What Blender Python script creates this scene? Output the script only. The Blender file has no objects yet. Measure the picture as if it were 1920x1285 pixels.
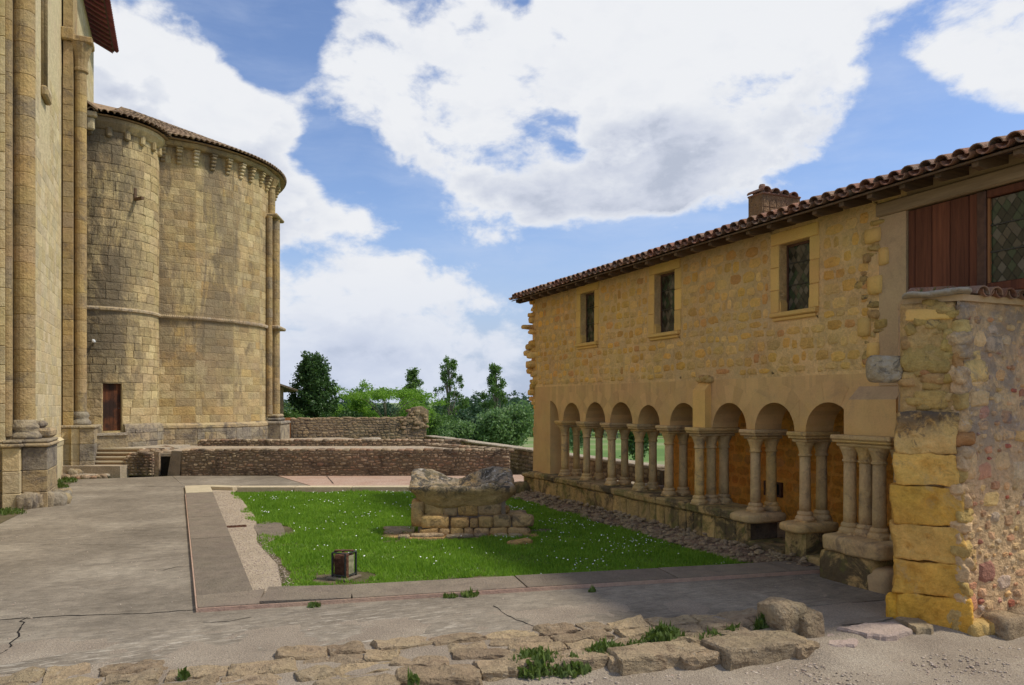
import bpy, bmesh, math, random
import numpy as np
from mathutils import Vector, Matrix, noise
random.seed(7)
SC = bpy.context.scene
COL = SC.collection
# ---------------------------------------------------------------- camera
TH = math.radians(23.46)
F = 1440.0; HZ = 755.0; CH = 2.4
cam_d = bpy.data.cameras.new('camera'); cam = bpy.data.objects.new('camera', cam_d); COL.objects.link(cam)
cam_d.sensor_width = 36; cam_d.lens = 27; cam_d.clip_end = 9000; cam_d.clip_start = .05
cam_d.shift_y = (HZ-642.5)/1920
cam.location = (0, 0, CH); cam.rotation_euler = (math.radians(90), 0, -TH)
SC.camera = cam
# ---------------------------------------------------------------- light
SUN = Vector((.54, -.24, .81)).normalized()
SC.view_settings.view_transform = 'Standard'; SC.view_settings.look = 'None'
SC.view_settings.exposure = 0.68; SC.view_settings.gamma = 1
SC.view_settings.use_curve_mapping = False
sd = bpy.data.lights.new('sun', 'SUN'); sun = bpy.data.objects.new('sun', sd); COL.objects.link(sun)
sd.energy = 2.2; sd.angle = math.radians(5.0); sd.color = (1, .93, .80)
sun.rotation_euler = SUN.to_track_quat('Z', 'Y').to_euler(); sun.location = (10, 10, 40)

def pixdir(u, v):
    x = (u-960)/F; y = (HZ-v)/F
    return Vector((math.sin(TH)+math.cos(TH)*x, math.cos(TH)-math.sin(TH)*x, y))
def P(u, v, X=None, Y=None, z=None, Z=None):
    """the place on a world plane that is seen at a spot of the photograph"""
    d = pixdir(u, v)
    if X is not None: k = X/d.x
    elif Y is not None: k = Y/d.y
    elif z is not None: k = (z-CH)/d.z
    else: k = Z
    return Vector((d.x*k, d.y*k, CH+d.z*k))
def G(u, v, z=0.0): return P(u, v, z=z)

# node helper
class NT:
    def __init__(s, tree): s.t = tree; s.n = tree.nodes; s.l = tree.links
    def new(s, typ, **kw):
        nd = s.n.new(typ)
        for k, v in kw.items(): setattr(nd, k, v)
        return nd
    def put(s, sock, val):
        if isinstance(val, bpy.types.NodeSocket): s.l.new(val, sock)
        elif val is not None:
            if hasattr(sock, 'default_value') and not isinstance(val, (int, float)) and len(val) == 3 and sock.type == 'RGBA': val = (*val, 1)
            sock.default_value = val
    def math(s, op, a, b=None, c=None, clamp=False):
        nd = s.new('ShaderNodeMath', operation=op, use_clamp=clamp)
        s.put(nd.inputs[0], a); s.put(nd.inputs[1], b); s.put(nd.inputs[2], c)
        return nd.outputs[0]
    def vmath(s, op, a, b=None):
        nd = s.new('ShaderNodeVectorMath', operation=op); s.put(nd.inputs[0], a); s.put(nd.inputs[1], b)
        return nd.outputs['Value'] if op in ('DOT_PRODUCT', 'LENGTH') else nd.outputs[0]
    def mix(s, fac, a, b, mode='MIX'):
        nd = s.new('ShaderNodeMix', data_type='RGBA', blend_type=mode)
        s.put(nd.inputs[0], fac); s.put(nd.inputs[6], a); s.put(nd.inputs[7], b)
        return nd.outputs[2]
    def ramp(s, fac, stops, interp='LINEAR'):
        nd = s.new('ShaderNodeValToRGB'); cr = nd.color_ramp; cr.interpolation = interp
        while len(cr.elements) < len(stops): cr.elements.new(.5)
        for e, (p, c) in zip(cr.elements, stops):
            e.position = p; e.color = (*c, 1) if len(c) == 3 else c
        s.put(nd.inputs[0], fac); return nd.outputs[0]
    def rng(s, v, a, b, c=0.0, d=1.0, smooth=True):
        nd = s.new('ShaderNodeMapRange'); nd.interpolation_type = 'SMOOTHSTEP' if smooth else 'LINEAR'
        s.put(nd.inputs[0], v)
        for i, q in enumerate((a, b, c, d)): s.put(nd.inputs[i+1], q)
        return nd.outputs[0]
    def noise(s, vec, scale, detail=4, rough=.55, dist=0.0, out=0, ntype=None):
        nd = s.new('ShaderNodeTexNoise'); s.put(nd.inputs['Vector'], vec)
        s.put(nd.inputs['Scale'], scale); s.put(nd.inputs['Detail'], detail); s.put(nd.inputs['Roughness'], rough)
        s.put(nd.inputs['Distortion'], dist)
        return nd.outputs[out]
    def voro(s, vec, scale, feature='F1', out='Distance', rand=1.0):
        nd = s.new('ShaderNodeTexVoronoi', feature=feature); s.put(nd.inputs['Vector'], vec); s.put(nd.inputs['Scale'], scale)
        s.put(nd.inputs['Randomness'], rand)
        return nd.outputs[out]
    def scale(s, vec, sc, loc=(0, 0, 0)):
        nd = s.new('ShaderNodeMapping'); s.put(nd.inputs[0], vec); nd.inputs['Scale'].default_value = sc
        nd.inputs['Location'].default_value = loc; return nd.outputs[0]

# ---------------------------------------------------------------- sky
W = bpy.data.worlds.new('World'); SC.world = W; W.use_nodes = True
def build_sky():
    t = NT(W.node_tree); t.n.clear()
    out = t.new('ShaderNodeOutputWorld'); bg = t.new('ShaderNodeBackground')
    sky = t.new('ShaderNodeTexSky', sky_type='NISHITA'); sky.sun_disc = False
    sky.sun_elevation = math.asin(SUN.z); sky.sun_rotation = math.atan2(SUN.x, SUN.y)
    sky.air_density = 1.0; sky.dust_density = .4; sky.ozone_density = 1.6
    d = t.new('ShaderNodeTexCoord').outputs['Generated']
    d = t.vmath('NORMALIZE', d)
    sep = t.new('ShaderNodeSeparateXYZ'); t.put(sep.inputs[0], d); z = sep.outputs[2]
    # cloud layer seen in perspective, mixed with a rounder cumulus field
    warp = t.noise(d, 3.0, 3, out=1)
    dw = t.vmath('ADD', d, t.vmath('MULTIPLY', t.vmath('SUBTRACT', warp, (.5, .5, .5)), (.10, .10, .06)))
    ds = t.scale(dw, (1, 1, 1.7), (3.1, 1.7, .4))
    ds2 = t.scale(dw, (1, 1, 1.7), (3.1+.018, 1.7+.004, .4+.06))
    n1 = t.noise(ds, 4.6, 13, .62); n2 = t.noise(ds2, 4.6, 6, .58)
    def billow(v):
        w = t.vmath('ADD', v, t.vmath('MULTIPLY', t.noise(v, 12, 4, out=1), (.09, .09, .09)))
        b = t.math('MULTIPLY', t.math('SUBTRACT', .42, t.voro(w, 8.5)), .20)
        return t.math('ADD', b, t.math('MULTIPLY', t.math('SUBTRACT', .42, t.voro(w, 21)), .10))
    n1 = t.math('ADD', n1, billow(ds)); n2 = t.math('ADD', n2, billow(ds2))
    # where the big clouds stand: directions with their angular size
    lobes = [(330,190,.125,.9),(470,240,.10,.75),(230,90,.12,.6),(560,330,.06,.35),
             (850,110,.12,1.0),(700,110,.07,.6),(1000,230,.15,1.0),(820,260,.09,.5),(1180,190,.15,.95),(1330,240,.15,.9),(1480,220,.12,.8),(1010,340,.07,.7),(980,200,.08,.9),(1080,250,.06,.6),(870,160,.06,.7),(1400,120,.06,.6),(1250,60,.13,.8),(1300,140,.10,.6),(1480,60,.11,.6),(1800,60,.15,.95),(1880,170,.10,.7),(1600,220,.05,.35),
             (600,560,.12,.8),(720,530,.10,.8),(830,580,.10,.7),(680,420,.04,.55),(540,430,.07,.6),(900,650,.14,.5),(560,640,.14,.6),(1250,380,.03,.3),(640,25,.05,.4),(1080,640,.2,.3),
             (480,90,.05,-.7),(560,150,.045,-.6),(480,50,.06,-.6),(610,270,.05,-.55),(640,330,.05,-.7),(760,420,.08,-.7),(900,480,.08,-.6),(1150,480,.12,-.9),(1000,460,.08,-.5),(1700,330,.09,-.7),(1640,270,.045,-.5),(1620,140,.06,-.7),(1430,30,.045,-.4),(1760,240,.06,-.6),(1900,120,.04,-.4),(960,20,.03,-.7),(1060,60,.025,-.7),(1650,120,.04,-.3),(1150,170,.02,-.6),(800,20,.05,-.35),(1400,330,.07,-.6)]
    acc = None; up = None; dU = t.vmath('NORMALIZE', t.vmath('ADD', d, (0, 0, .055)))
    for (u, v, r, a) in lobes:
        c = pixdir(u, v).normalized()
        dot = t.vmath('DOT_PRODUCT', d, tuple(c))
        k = 1.0/(r*r)
        e = t.math('EXPONENT', t.math('MULTIPLY', t.math('SUBTRACT', dot, 1.0), 2.2*k))
        if r >= .09 and a > 0:
            e2 = t.math('EXPONENT', t.math('MULTIPLY', t.math('SUBTRACT', t.vmath('DOT_PRODUCT', dU, tuple(c)), 1.0), 2.2*k))
            up = t.math('MULTIPLY_ADD', t.math('SUBTRACT', e2, e), a, up if up is not None else 0.0)
        acc = t.math('MULTIPLY_ADD', e, a*.40, acc if acc is not None else -.165)
    away = t.rng(t.vmath('DOT_PRODUCT', d, (math.sin(TH)*.93, math.cos(TH)*.93, .37)), .74, .58)
    acc = t.math('ADD', acc, t.math('MULTIPLY', away, .23))  # extra cloud cover outside the view, added to raise the ambient light
    acc = t.math('MAXIMUM', t.math('MINIMUM', acc, .36), -.5)
    cov = t.math('ADD', t.math('MULTIPLY_ADD', n1, 1.6, -.32), acc)
    cov2 = t.math('ADD', t.math('MULTIPLY_ADD', n2, 1.6, -.32), acc)
    dens = t.rng(cov, .44, .66)
    thin = t.rng(t.noise(t.scale(dw, (1, 1, 4)), 3.0, 8, .6), .40, .75, 0, .38)
    # light on the clouds: bright where it thins out towards the light, grey in thick undersides
    lit = t.rng(t.math('SUBTRACT', cov, cov2), -.20, .16)
    thick = t.rng(cov, .54, .92)
    det = t.noise(ds, 13, 6, .6)
    g = t.math('MULTIPLY', thick, t.math('ADD', t.math('SUBTRACT', 1.0, lit), t.math('MULTIPLY', up, 1.9)), clamp=True)
    g = t.math('MULTIPLY', g, t.rng(t.noise(ds, 7.5, 7, .6), .30, .70, .25, 1.1))
    g = t.math('ADD', g, t.math('MULTIPLY', t.math('SUBTRACT', .5, det), .5), clamp=True)
    ccol = t.ramp(g, [(0, (.535, .545, .565)), (.3, (.455, .475, .52)), (.7, (.385, .41, .475)), (1, (.30, .33, .40))])
    low = t.rng(z, 0.0, .22, 1.0, 0.0)
    ccol = t.mix(t.math('MULTIPLY', low, .55), ccol, (.36, .41, .52))
    s = t.vmath('MULTIPLY', sky.outputs[0], (.084, .086, .098))
    s = t.mix(thin, s, (.42, .47, .57))
    s = t.mix(t.rng(z, 0, .27, .9, 0), s, (.27, .32, .43))
    col = t.mix(dens, s, ccol)
    t.put(bg.inputs[0], col); bg.inputs[1].default_value = 1.0
    t.l.new(bg.outputs[0], out.inputs[0])
build_sky()
W.cycles.sampling_method = 'MANUAL'; W.cycles.sample_map_resolution = 512

# ---------------------------------------------------------------- tagging / linking
def tag(o, label=None, cat=None, group=None, kind=None):
    if label: o['label'] = label
    if cat: o['category'] = cat
    if group: o['group'] = group
    if kind: o['kind'] = kind
    return o
def empty(name, loc=(0, 0, 0), rz=0.0, parent=None):
    o = bpy.data.objects.new(name, None); COL.objects.link(o); o.location = loc; o.rotation_euler = (0, 0, rz)
    o.empty_display_size = .2
    if parent: o.parent = parent
    return o
def link(name, me, parent=None, mat=None, M=None, smooth=False):
    o = bpy.data.objects.new(name, me); COL.objects.link(o)
    if mat and not me.materials: me.materials.append(mat)
    if parent is not None: o.parent = parent
    if M is not None: o.matrix_local = M
    return o
class MB:
    def __init__(s): s.v = []; s.f = []
    def add(s, vs, fs):
        k = len(s.v); s.v += [tuple(p) for p in vs]; s.f += [tuple(i+k for i in f) for f in fs]; return s
    def box(s, a, b, M=None):
        x0, y0, z0 = a; x1, y1, z1 = b
        vs = [Vector(p) for p in ((x0,y0,z0),(x1,y0,z0),(x1,y1,z0),(x0,y1,z0),(x0,y0,z1),(x1,y0,z1),(x1,y1,z1),(x0,y1,z1))]
        if M: vs = [M @ p for p in vs]
        return s.add(vs, [(0,3,2,1),(4,5,6,7),(0,1,5,4),(1,2,6,5),(2,3,7,6),(3,0,4,7)])
    def bbox(s, a, b, c=.01, M=None):
        """chamfered box"""
        cx = [(a[i]+b[i])/2 for i in range(3)]; h = [(b[i]-a[i])/2 for i in range(3)]
        bm = bmesh.new(); bmesh.ops.create_cube(bm, size=1)
        for q in bm.verts: q.co = Vector([cx[i]+q.co[i]*2*h[i] for i in range(3)])
        bmesh.ops.bevel(bm, geom=bm.edges[:], offset=min(c, min(h)*.9), segments=1, affect='EDGES')
        vs = [(M @ q.co if M else q.co) for q in bm.verts]
        bm.verts.index_update(); s.add(vs, [[q.index for q in f.verts] for f in bm.faces]); bm.free(); return s
    def prism(s, poly, z0, z1, M=None):
        n = len(poly)
        vs = [Vector((x, y, z0)) for x, y in poly]+[Vector((x, y, z1)) for x, y in poly]
        if M: vs = [M @ p for p in vs]
        return s.add(vs, [tuple(range(n))[::-1], tuple(range(n, 2*n))]+[(i, (i+1) % n, n+(i+1) % n, n+i) for i in range(n)])
    def tube(s, pts, rad, n=8, caps=True):
        if not hasattr(rad, '__len__'): rad = [rad]*len(pts)
        pts = [Vector(p) for p in pts]; vs = []; fs = []
        for i, p in enumerate(pts):
            dr = (pts[min(i+1, len(pts)-1)]-pts[max(i-1, 0)]).normalized()
            up = Vector((0, 0, 1)) if abs(dr.z) < .9 else Vector((1, 0, 0))
            a = dr.cross(up).normalized(); b = a.cross(dr)
            for k in range(n):
                t = 2*math.pi*k/n; vs.append(p+(a*math.cos(t)+b*math.sin(t))*rad[i])
        for i in range(len(pts)-1):
            for k in range(n):
                fs.append((i*n+k, i*n+(k+1) % n, (i+1)*n+(k+1) % n, (i+1)*n+k))
        if caps: fs += [tuple(range(n))[::-1], tuple(range((len(pts)-1)*n, len(pts)*n))]
        return s.add(vs, fs)
    def lathe(s, prof, c=(0, 0), n=16, a0=0, a1=2*math.pi, jit=0):
        full = abs(a1-a0-2*math.pi) < 1e-4; m = n if full else n+1; vs = []; fs = []
        for (r, z) in prof:
            for k in range(m):
                t = a0+(a1-a0)*k/n; rr = r+random.uniform(-jit, jit)
                vs.append((c[0]+rr*math.cos(t), c[1]+rr*math.sin(t), z))
        for i in range(len(prof)-1):
            for k in range(n):
                fs.append((i*m+k, i*m+(k+1) % m, (i+1)*m+(k+1) % m, (i+1)*m+k))
        if full: fs += [tuple(range(m))[::-1], tuple(range((len(prof)-1)*m, len(prof)*m))]
        return s.add(vs, fs)
    def mesh(s, name, mat=None, smooth=False):
        me = bpy.data.meshes.new(name); me.from_pydata(s.v, [], s.f); me.validate()
        if mat: me.materials.append(mat)
        if smooth: me.shade_smooth()
        me.update(); return me
    def build(s, name, mat, parent=None, smooth=False, M=None):
        bm = bmesh.new(); me = s.mesh(name, mat); bm.from_mesh(me); bmesh.ops.recalc_face_normals(bm, faces=bm.faces[:]); bm.to_mesh(me); bm.free()
        if smooth: me.shade_smooth()
        return link(name, me, parent, M=M)
def npmesh(name, verts, nper, mat, smooth=False):
    """many separate polygons of nper corners; verts (n, nper, 3)"""
    n = verts.shape[0]; me = bpy.data.meshes.new(name)
    me.vertices.add(n*nper); me.vertices.foreach_set('co', verts.reshape(-1).astype(np.float32))
    me.loops.add(n*nper); me.loops.foreach_set('vertex_index', np.arange(n*nper, dtype=np.int32))
    me.polygons.add(n); me.polygons.foreach_set('loop_start', np.arange(0, n*nper, nper, dtype=np.int32))
    me.polygons.foreach_set('loop_total', np.full(n, nper, dtype=np.int32))
    me.materials.append(mat); me.update(calc_edges=True)
    return me

# ---------------------------------------------------------------- materials
def mat_new(name):
    m = bpy.data.materials.new(name); m.use_nodes = True; t = NT(m.node_tree); t.n.clear()
    out = t.new('ShaderNodeOutputMaterial'); b = t.new('ShaderNodeBsdfPrincipled'); t.l.new(b.outputs[0], out.inputs[0])
    b.inputs['Specular IOR Level'].default_value = .25
    return m, t, b
def rand_id(t):
    oi = t.new('ShaderNodeObjectInfo').outputs['Random']; gi = t.new('ShaderNodeNewGeometry').outputs['Random Per Island']
    return t.math('FRACT', t.math('ADD', t.math('MULTIPLY', oi, 7.31), gi))
def stone_mat(name, cols, mottle=.35, mscale=5.0, stains=(), bump=.35, bscale=30, rough=.92, var=.22, spots=None, lowz=None, stretch=1.0, pits=0):
    """cols: colours taken at random per stone; stains: (colour, scale, lo, hi, amount[, (axis, a, b)])"""
    m, t, b = mat_new(name)
    pos = t.new('ShaderNodeNewGeometry').outputs['Position']; rid = rand_id(t)
    n = len(cols); base = t.ramp(rid, [(i/max(n-1, 1), c) for i, c in enumerate(cols)]) if n > 1 else cols[0]
    r2 = t.math('FRACT', t.math('MULTIPLY', rid, 13.7))
    n1 = t.noise(pos, mscale, 6, .62)
    nf = t.noise(pos, bscale, 6, .68)
    val = t.math('ADD', t.math('MULTIPLY_ADD', n1, mottle*2, 1-mottle), t.math('MULTIPLY_ADD', r2, var, -var/2))
    val = t.math('ADD', val, t.math('MULTIPLY_ADD', nf, mottle*2.0, -mottle*1.0))
    val = t.math('ADD', val, t.math('MULTIPLY_ADD', t.noise(pos, bscale*3.5, 3, .7), mottle*1.2, -mottle*.6))
    hs = t.new('ShaderNodeHueSaturation'); t.put(hs.inputs['Color'], base); t.put(hs.inputs['Value'], val)
    t.put(hs.inputs['Hue'], t.math('MULTIPLY_ADD', t.noise(pos, 1.3, 3), .04, .48))
    c = hs.outputs[0]
    sep = t.new('ShaderNodeSeparateXYZ'); t.put(sep.inputs[0], pos)
    for st in stains:
        sc, s, lo, hi, am = st[:5]
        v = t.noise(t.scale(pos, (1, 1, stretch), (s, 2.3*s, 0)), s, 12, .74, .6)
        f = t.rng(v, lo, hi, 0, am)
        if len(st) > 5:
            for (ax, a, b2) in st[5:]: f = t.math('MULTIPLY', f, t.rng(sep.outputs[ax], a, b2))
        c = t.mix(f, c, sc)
    if spots:
        for (sc, s, th, am) in spots:
            vv = t.voro(t.vmath('ADD', pos, t.vmath('MULTIPLY', t.noise(pos, 9, 3, out=1), (.1, .1, .1))), s)
            f = t.math('MULTIPLY', t.rng(vv, th, th*.5), t.rng(t.noise(pos, 2.0, 4), .45, .6)); c = t.mix(t.math('MULTIPLY', f, am), c, sc)
    b.inputs['Roughness'].default_value = rough
    h = t.math('ADD', t.math('MULTIPLY', nf, .5), t.math('MULTIPLY', n1, 1.0))
    if pits:
        pv = t.voro(pos, pits); h = t.math('ADD', h, t.rng(pv, .0, .25, -.35, 0))
    bp = t.new('ShaderNodeBump'); bp.inputs['Strength'].default_value = min(1, bump*1.8); bp.inputs['Distance'].default_value = .06
    t.put(bp.inputs['Height'], h); t.l.new(bp.outputs[0], b.inputs['Normal'])
    t.put(b.inputs['Base Color'], c)
    return m
def flat_mat(name, col, rough=.7, metal=0, mott=.2, sc=12, bump=.1, col2=None, spec=.3):
    m, t, b = mat_new(name); pos = t.new('ShaderNodeNewGeometry').outputs['Position']
    n = t.noise(pos, sc, 5, .6); c = t.mix(t.rng(n, .35, .65), tuple(q*(1-mott) for q in col), col2 or tuple(min(1, q*(1+mott)) for q in col))
    t.put(b.inputs['Base Color'], c); b.inputs['Roughness'].default_value = rough; b.inputs['Metallic'].default_value = metal
    b.inputs['Specular IOR Level'].default_value = spec
    bp = t.new('ShaderNodeBump'); bp.inputs['Strength'].default_value = bump; bp.inputs['Distance'].default_value = .01
    t.put(bp.inputs['Height'], n); t.l.new(bp.outputs[0], b.inputs['Normal'])
    return m
def wood_mat(name, c1, c2, axis=2, sc=1.0, stain=None):
    m, t, b = mat_new(name); pos = t.new('ShaderNodeNewGeometry').outputs['Position']; rid = rand_id(t)
    s = [14*sc]*3; s[axis] = .9*sc
    v = t.scale(pos, tuple(s)); v = t.vmath('ADD', v, t.vmath('MULTIPLY', t.new('ShaderNodeObjectInfo').outputs['Random'], (9, 9, 9)))
    n = t.noise(v, 1.6, 8, .65, .4)
    c = t.ramp(n, [(.25, c1), (.7, c2)])
    hs = t.new('ShaderNodeHueSaturation'); t.put(hs.inputs['Color'], c); t.put(hs.inputs['Value'], t.math('MULTIPLY_ADD', rid, .5, .75)); c = hs.outputs[0]
    if stain: c = t.mix(t.rng(t.noise(pos, 2.2, 6), .42, .62), c, stain)
    t.put(b.inputs['Base Color'], c); b.inputs['Roughness'].default_value = .75
    bp = t.new('ShaderNodeBump'); bp.inputs['Strength'].default_value = .4; bp.inputs['Distance'].default_value = .01
    t.put(bp.inputs['Height'], n); t.l.new(bp.outputs[0], b.inputs['Normal'])
    return m
def leaf_mat(name, c1, c2, trans=.25):
    m, t, b = mat_new(name); rid = rand_id(t); pos = t.new('ShaderNodeNewGeometry').outputs['Position']
    n = t.noise(pos, .8, 5, .65)
    c = t.mix(t.math('ADD', t.math('MULTIPLY', rid, .6), t.math('MULTIPLY_ADD', n, 1.2, -.4), clamp=True), c1, c2)
    t.put(b.inputs['Base Color'], c); b.inputs['Roughness'].default_value = .5
    tr = t.new('ShaderNodeBsdfTranslucent'); t.put(tr.inputs[0], t.mix(.5, c, (c2[0]*1.2, c2[1]*1.4, c2[2]*.7)))
    mx = t.new('ShaderNodeMixShader'); mx.inputs[0].default_value = trans
    t.l.new(b.outputs[0], mx.inputs[1]); t.l.new(tr.outputs[0], mx.inputs[2])
    out = [q for q in t.n if q.type == 'OUTPUT_MATERIAL'][0]; t.l.new(mx.outputs[0], out.inputs[0])
    return m

DK = (.055, .045, .035)
M = {}
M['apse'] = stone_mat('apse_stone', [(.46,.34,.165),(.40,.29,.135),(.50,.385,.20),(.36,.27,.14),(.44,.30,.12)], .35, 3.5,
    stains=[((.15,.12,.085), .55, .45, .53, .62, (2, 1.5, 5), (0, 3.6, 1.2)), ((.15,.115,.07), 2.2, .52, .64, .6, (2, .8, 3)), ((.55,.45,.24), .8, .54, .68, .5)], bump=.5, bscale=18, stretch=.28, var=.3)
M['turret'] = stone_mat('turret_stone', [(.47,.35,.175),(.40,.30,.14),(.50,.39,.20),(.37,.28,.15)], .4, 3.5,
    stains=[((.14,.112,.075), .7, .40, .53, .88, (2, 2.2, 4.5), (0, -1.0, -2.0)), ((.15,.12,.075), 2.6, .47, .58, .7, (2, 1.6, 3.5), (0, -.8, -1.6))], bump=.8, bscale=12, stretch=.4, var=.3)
M['nave'] = stone_mat('nave_stone', [(.54,.43,.24),(.49,.39,.20),(.57,.47,.28),(.46,.38,.23)], .35, 4,
    stains=[((.24,.16,.08), 1.2, .60, .72, .6), ((.16,.14,.11), 1.8, .62, .74, .5)], bump=.4, bscale=14, stretch=.25)
M['pier'] = stone_mat('pier_stone', [(.40,.28,.13),(.33,.24,.12),(.44,.30,.12),(.30,.23,.14)], .35, 5,
    stains=[((.12,.10,.08), 1.0, .50, .64, .6), ((.12,.10,.08), 3, .55, .68, .6)], bump=.5, bscale=18)
M['plinth_c'] = stone_mat('church_plinth_stone', [(.40,.30,.16),(.32,.26,.17),(.27,.23,.17)], .35, 5,
    stains=[((.12,.10,.085), 2.0, .46, .60, .75)], bump=.6, bscale=18)
M['rubble'] = stone_mat('cloister_rubble_stone', [(.76,.45,.13),(.68,.40,.115),(.78,.49,.17),(.66,.42,.16),(.74,.41,.09),(.62,.31,.11)], .32, 6,
    stains=[((.26,.17,.08), 2.5, .58, .72, .5)], bump=.55, bscale=22, var=.3)
M['mortar'] = stone_mat('cloister_mortar', [(.70,.45,.19)], .4, 4, stains=[((.36,.22,.09), 3, .54, .70, .5), ((.66,.46,.24), 1, .50, .64, .6)], bump=.6, bscale=20)
M['plaster'] = stone_mat('arcade_smooth_stone', [(.62,.39,.16)], .18, 3, stains=[((.34,.23,.12), 1.5, .52, .70, .45), ((.60,.36,.10), .9, .5, .65, .4)], bump=.22, bscale=40)
M['quoin'] = stone_mat('dressed_window_stone', [(.76,.47,.14),(.70,.44,.14)], .15, 4, stains=[((.36,.25,.12), 2, .55, .72, .4)], bump=.25, bscale=40)
M['greyplaster'] = stone_mat('grey_plaster', [(.50,.34,.18)], .2, 3, stains=[((.24,.17,.10), 1.5, .5, .66, .4)], bump=.2, bscale=40)
M['column'] = stone_mat('column_stone', [(.60,.40,.185),(.52,.36,.175),(.64,.41,.15)], .3, 7, stains=[((.22,.16,.10), 3, .52, .66, .7), ((.55,.31,.09), 1.7, .58, .72, .4)], bump=.35, bscale=30)
M['plinth'] = stone_mat('arcade_plinth_stone', [(.46,.30,.12),(.38,.26,.11),(.52,.34,.13)], .4, 4,
    stains=[((.08,.06,.035), 1.5, .47, .57, .9), ((.15,.14,.04), 2.6, .48, .62, .75)], bump=.6, bscale=15)
M['orange'] = stone_mat('orange_inner_wall_stone', [(.80,.32,.05),(.72,.28,.045),(.82,.37,.07),(.72,.33,.09)], .35, 4, stains=[((.32,.14,.04), 2, .54, .7, .6), ((.62,.36,.13), 3.4, .60, .72, .5)], bump=.5, bscale=16)
M['yellow'] = stone_mat('yellow_pier_block', [(.78,.41,.045),(.68,.37,.07),(.72,.44,.13),(.64,.41,.17)], .4, 4,
    stains=[((.50,.34,.15), 1.9, .50, .64, .7), ((.36,.18,.03), 2.6, .52, .66, .6), ((.09,.07,.055), 2.4, .42, .56, .95, (2, 1.95, 2.3)), ((.09,.07,.055), 6, .55, .62, .7, (2, 1.2, 2.2)), ((.30,.17,.04), 5, .6, .72, .6)], bump=.7, bscale=14, pits=5)
M['rubble_r'] = stone_mat('lichened_rubble_stone', [(.70,.46,.23),(.64,.42,.20),(.74,.52,.28),(.50,.37,.26),(.42,.11,.06),(.66,.46,.24),(.58,.28,.15),(.72,.48,.18)], .4, 8,
    stains=[((.16,.14,.125), 3, .52, .62, .7, (2, 1.4, 2.3)), ((.52,.48,.46), 14, .58, .66, .6, (2, 1.2, 2.2)), ((.20,.18,.19), 1.3, .5, .62, .5, (2, 1.5, 2.4))], bump=.9, bscale=22, var=.4)
M['mortar_r'] = stone_mat('grey_lichened_mortar', [(.70,.46,.24)], .35, 8,
    stains=[((.26,.215,.18), 2.2, .46, .60, .7, (2, 1.5, 2.2)), ((.55,.50,.48), 16, .56, .66, .6, (2, 1.3, 2.2)), ((.46,.29,.15), 4, .5, .65, .6)], bump=1, bscale=16)
M['rubble_y'] = stone_mat('ochre_rubble_core', [(.50,.33,.10),(.44,.29,.10),(.54,.37,.14),(.42,.20,.08)], .45, 7, stains=[((.12,.09,.06), 3, .54, .64, .8)], bump=.9, bscale=18)
M['lichen'] = stone_mat('grey_lichened_stone', [(.42,.32,.19)], .45, 5, stains=[((.42,.36,.28), 3.5, .5, .60, .7), ((.09,.08,.07), 6, .54, .62, .7), ((.55,.53,.50), 17, .60, .67, .7), ((.30,.20,.07), 1.6, .55, .7, .5)], bump=.9, bscale=14)
M['sarc'] = stone_mat('weathered_sarcophagus_stone', [(.44,.29,.12)], .4, 5,
    stains=[((.27,.235,.185), 2.2, .36, .54, .85, (2, .72, .90)), ((.05,.045,.04), 5, .47, .56, .9, (2, .60, .85)), ((.55,.52,.47), 12, .55, .63, .8, (2, .78, .95)), ((.12,.10,.05), 2.6, .5, .62, .6)], bump=.9, bscale=12)
M['sarcbase'] = stone_mat('sarcophagus_base_stone', [(.52,.33,.12),(.42,.28,.13),(.48,.29,.10),(.36,.25,.14)], .45, 6, stains=[((.08,.065,.045), 3, .50, .62, .75), ((.12,.12,.05), 2, .55, .68, .5)], bump=.7, bscale=18)
M['lowwall'] = stone_mat('low_rubble_wall_stone', [(.35,.26,.165),(.28,.20,.125),(.40,.31,.20),(.30,.18,.11),(.42,.33,.22)], .45, 6, stains=[((.06,.045,.035), 1.3, .48, .62, .75), ((.08,.06,.04), 4, .55, .66, .6)], bump=.7, bscale=18, var=.5)
M['lowmortar'] = stone_mat('low_wall_mortar', [(.20,.15,.10)], .4, 4, stains=[((.06,.045,.035), 1.3, .48, .62, .7)], bump=.7, bscale=20)
M['boundary'] = stone_mat('boundary_wall_stone', [(.30,.21,.12),(.26,.18,.10),(.34,.25,.15)], .4, 3, stains=[((.11,.08,.05), 2.4, .48, .62, .7)], bump=.8, bscale=10, var=.4)
M['coping'] = stone_mat('parapet_coping_stone', [(.44,.37,.27),(.38,.32,.24)], .35, 6, stains=[((.15,.13,.1), 4, .55, .68, .6)], bump=.5)
M['kerb'] = stone_mat('kerb_concrete', [(.25,.20,.145),(.215,.172,.125)], .4, 4, stains=[((.13,.105,.08), 2.2, .52, .68, .5), ((.30,.25,.19), 6, .58, .70, .5)], bump=.5, bscale=35)
M['kerb_l'] = stone_mat('pale_kerb_stone', [(.56,.47,.31),(.50,.42,.28)], .2, 4, stains=[((.3,.25,.17), 4, .55, .7, .5)], bump=.3)
M['pinkedge'] = stone_mat('pink_kerb_edge', [(.42,.28,.20)], .3, 5, bump=.3)
M['fstone'] = stone_mat('threshold_stone', [(.38,.28,.17),(.33,.25,.155),(.42,.31,.18),(.30,.22,.135)], .5, 9, stains=[((.14,.09,.055), 4, .52, .66, .65), ((.45,.39,.30), 9, .56, .68, .5)], bump=1, bscale=38, pits=30)
M['pinkslab'] = stone_mat('pink_threshold_slab', [(.42,.32,.26)], .22, 6, stains=[((.25,.19,.15), 5, .55, .7, .4)], bump=.5, bscale=30)
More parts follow.
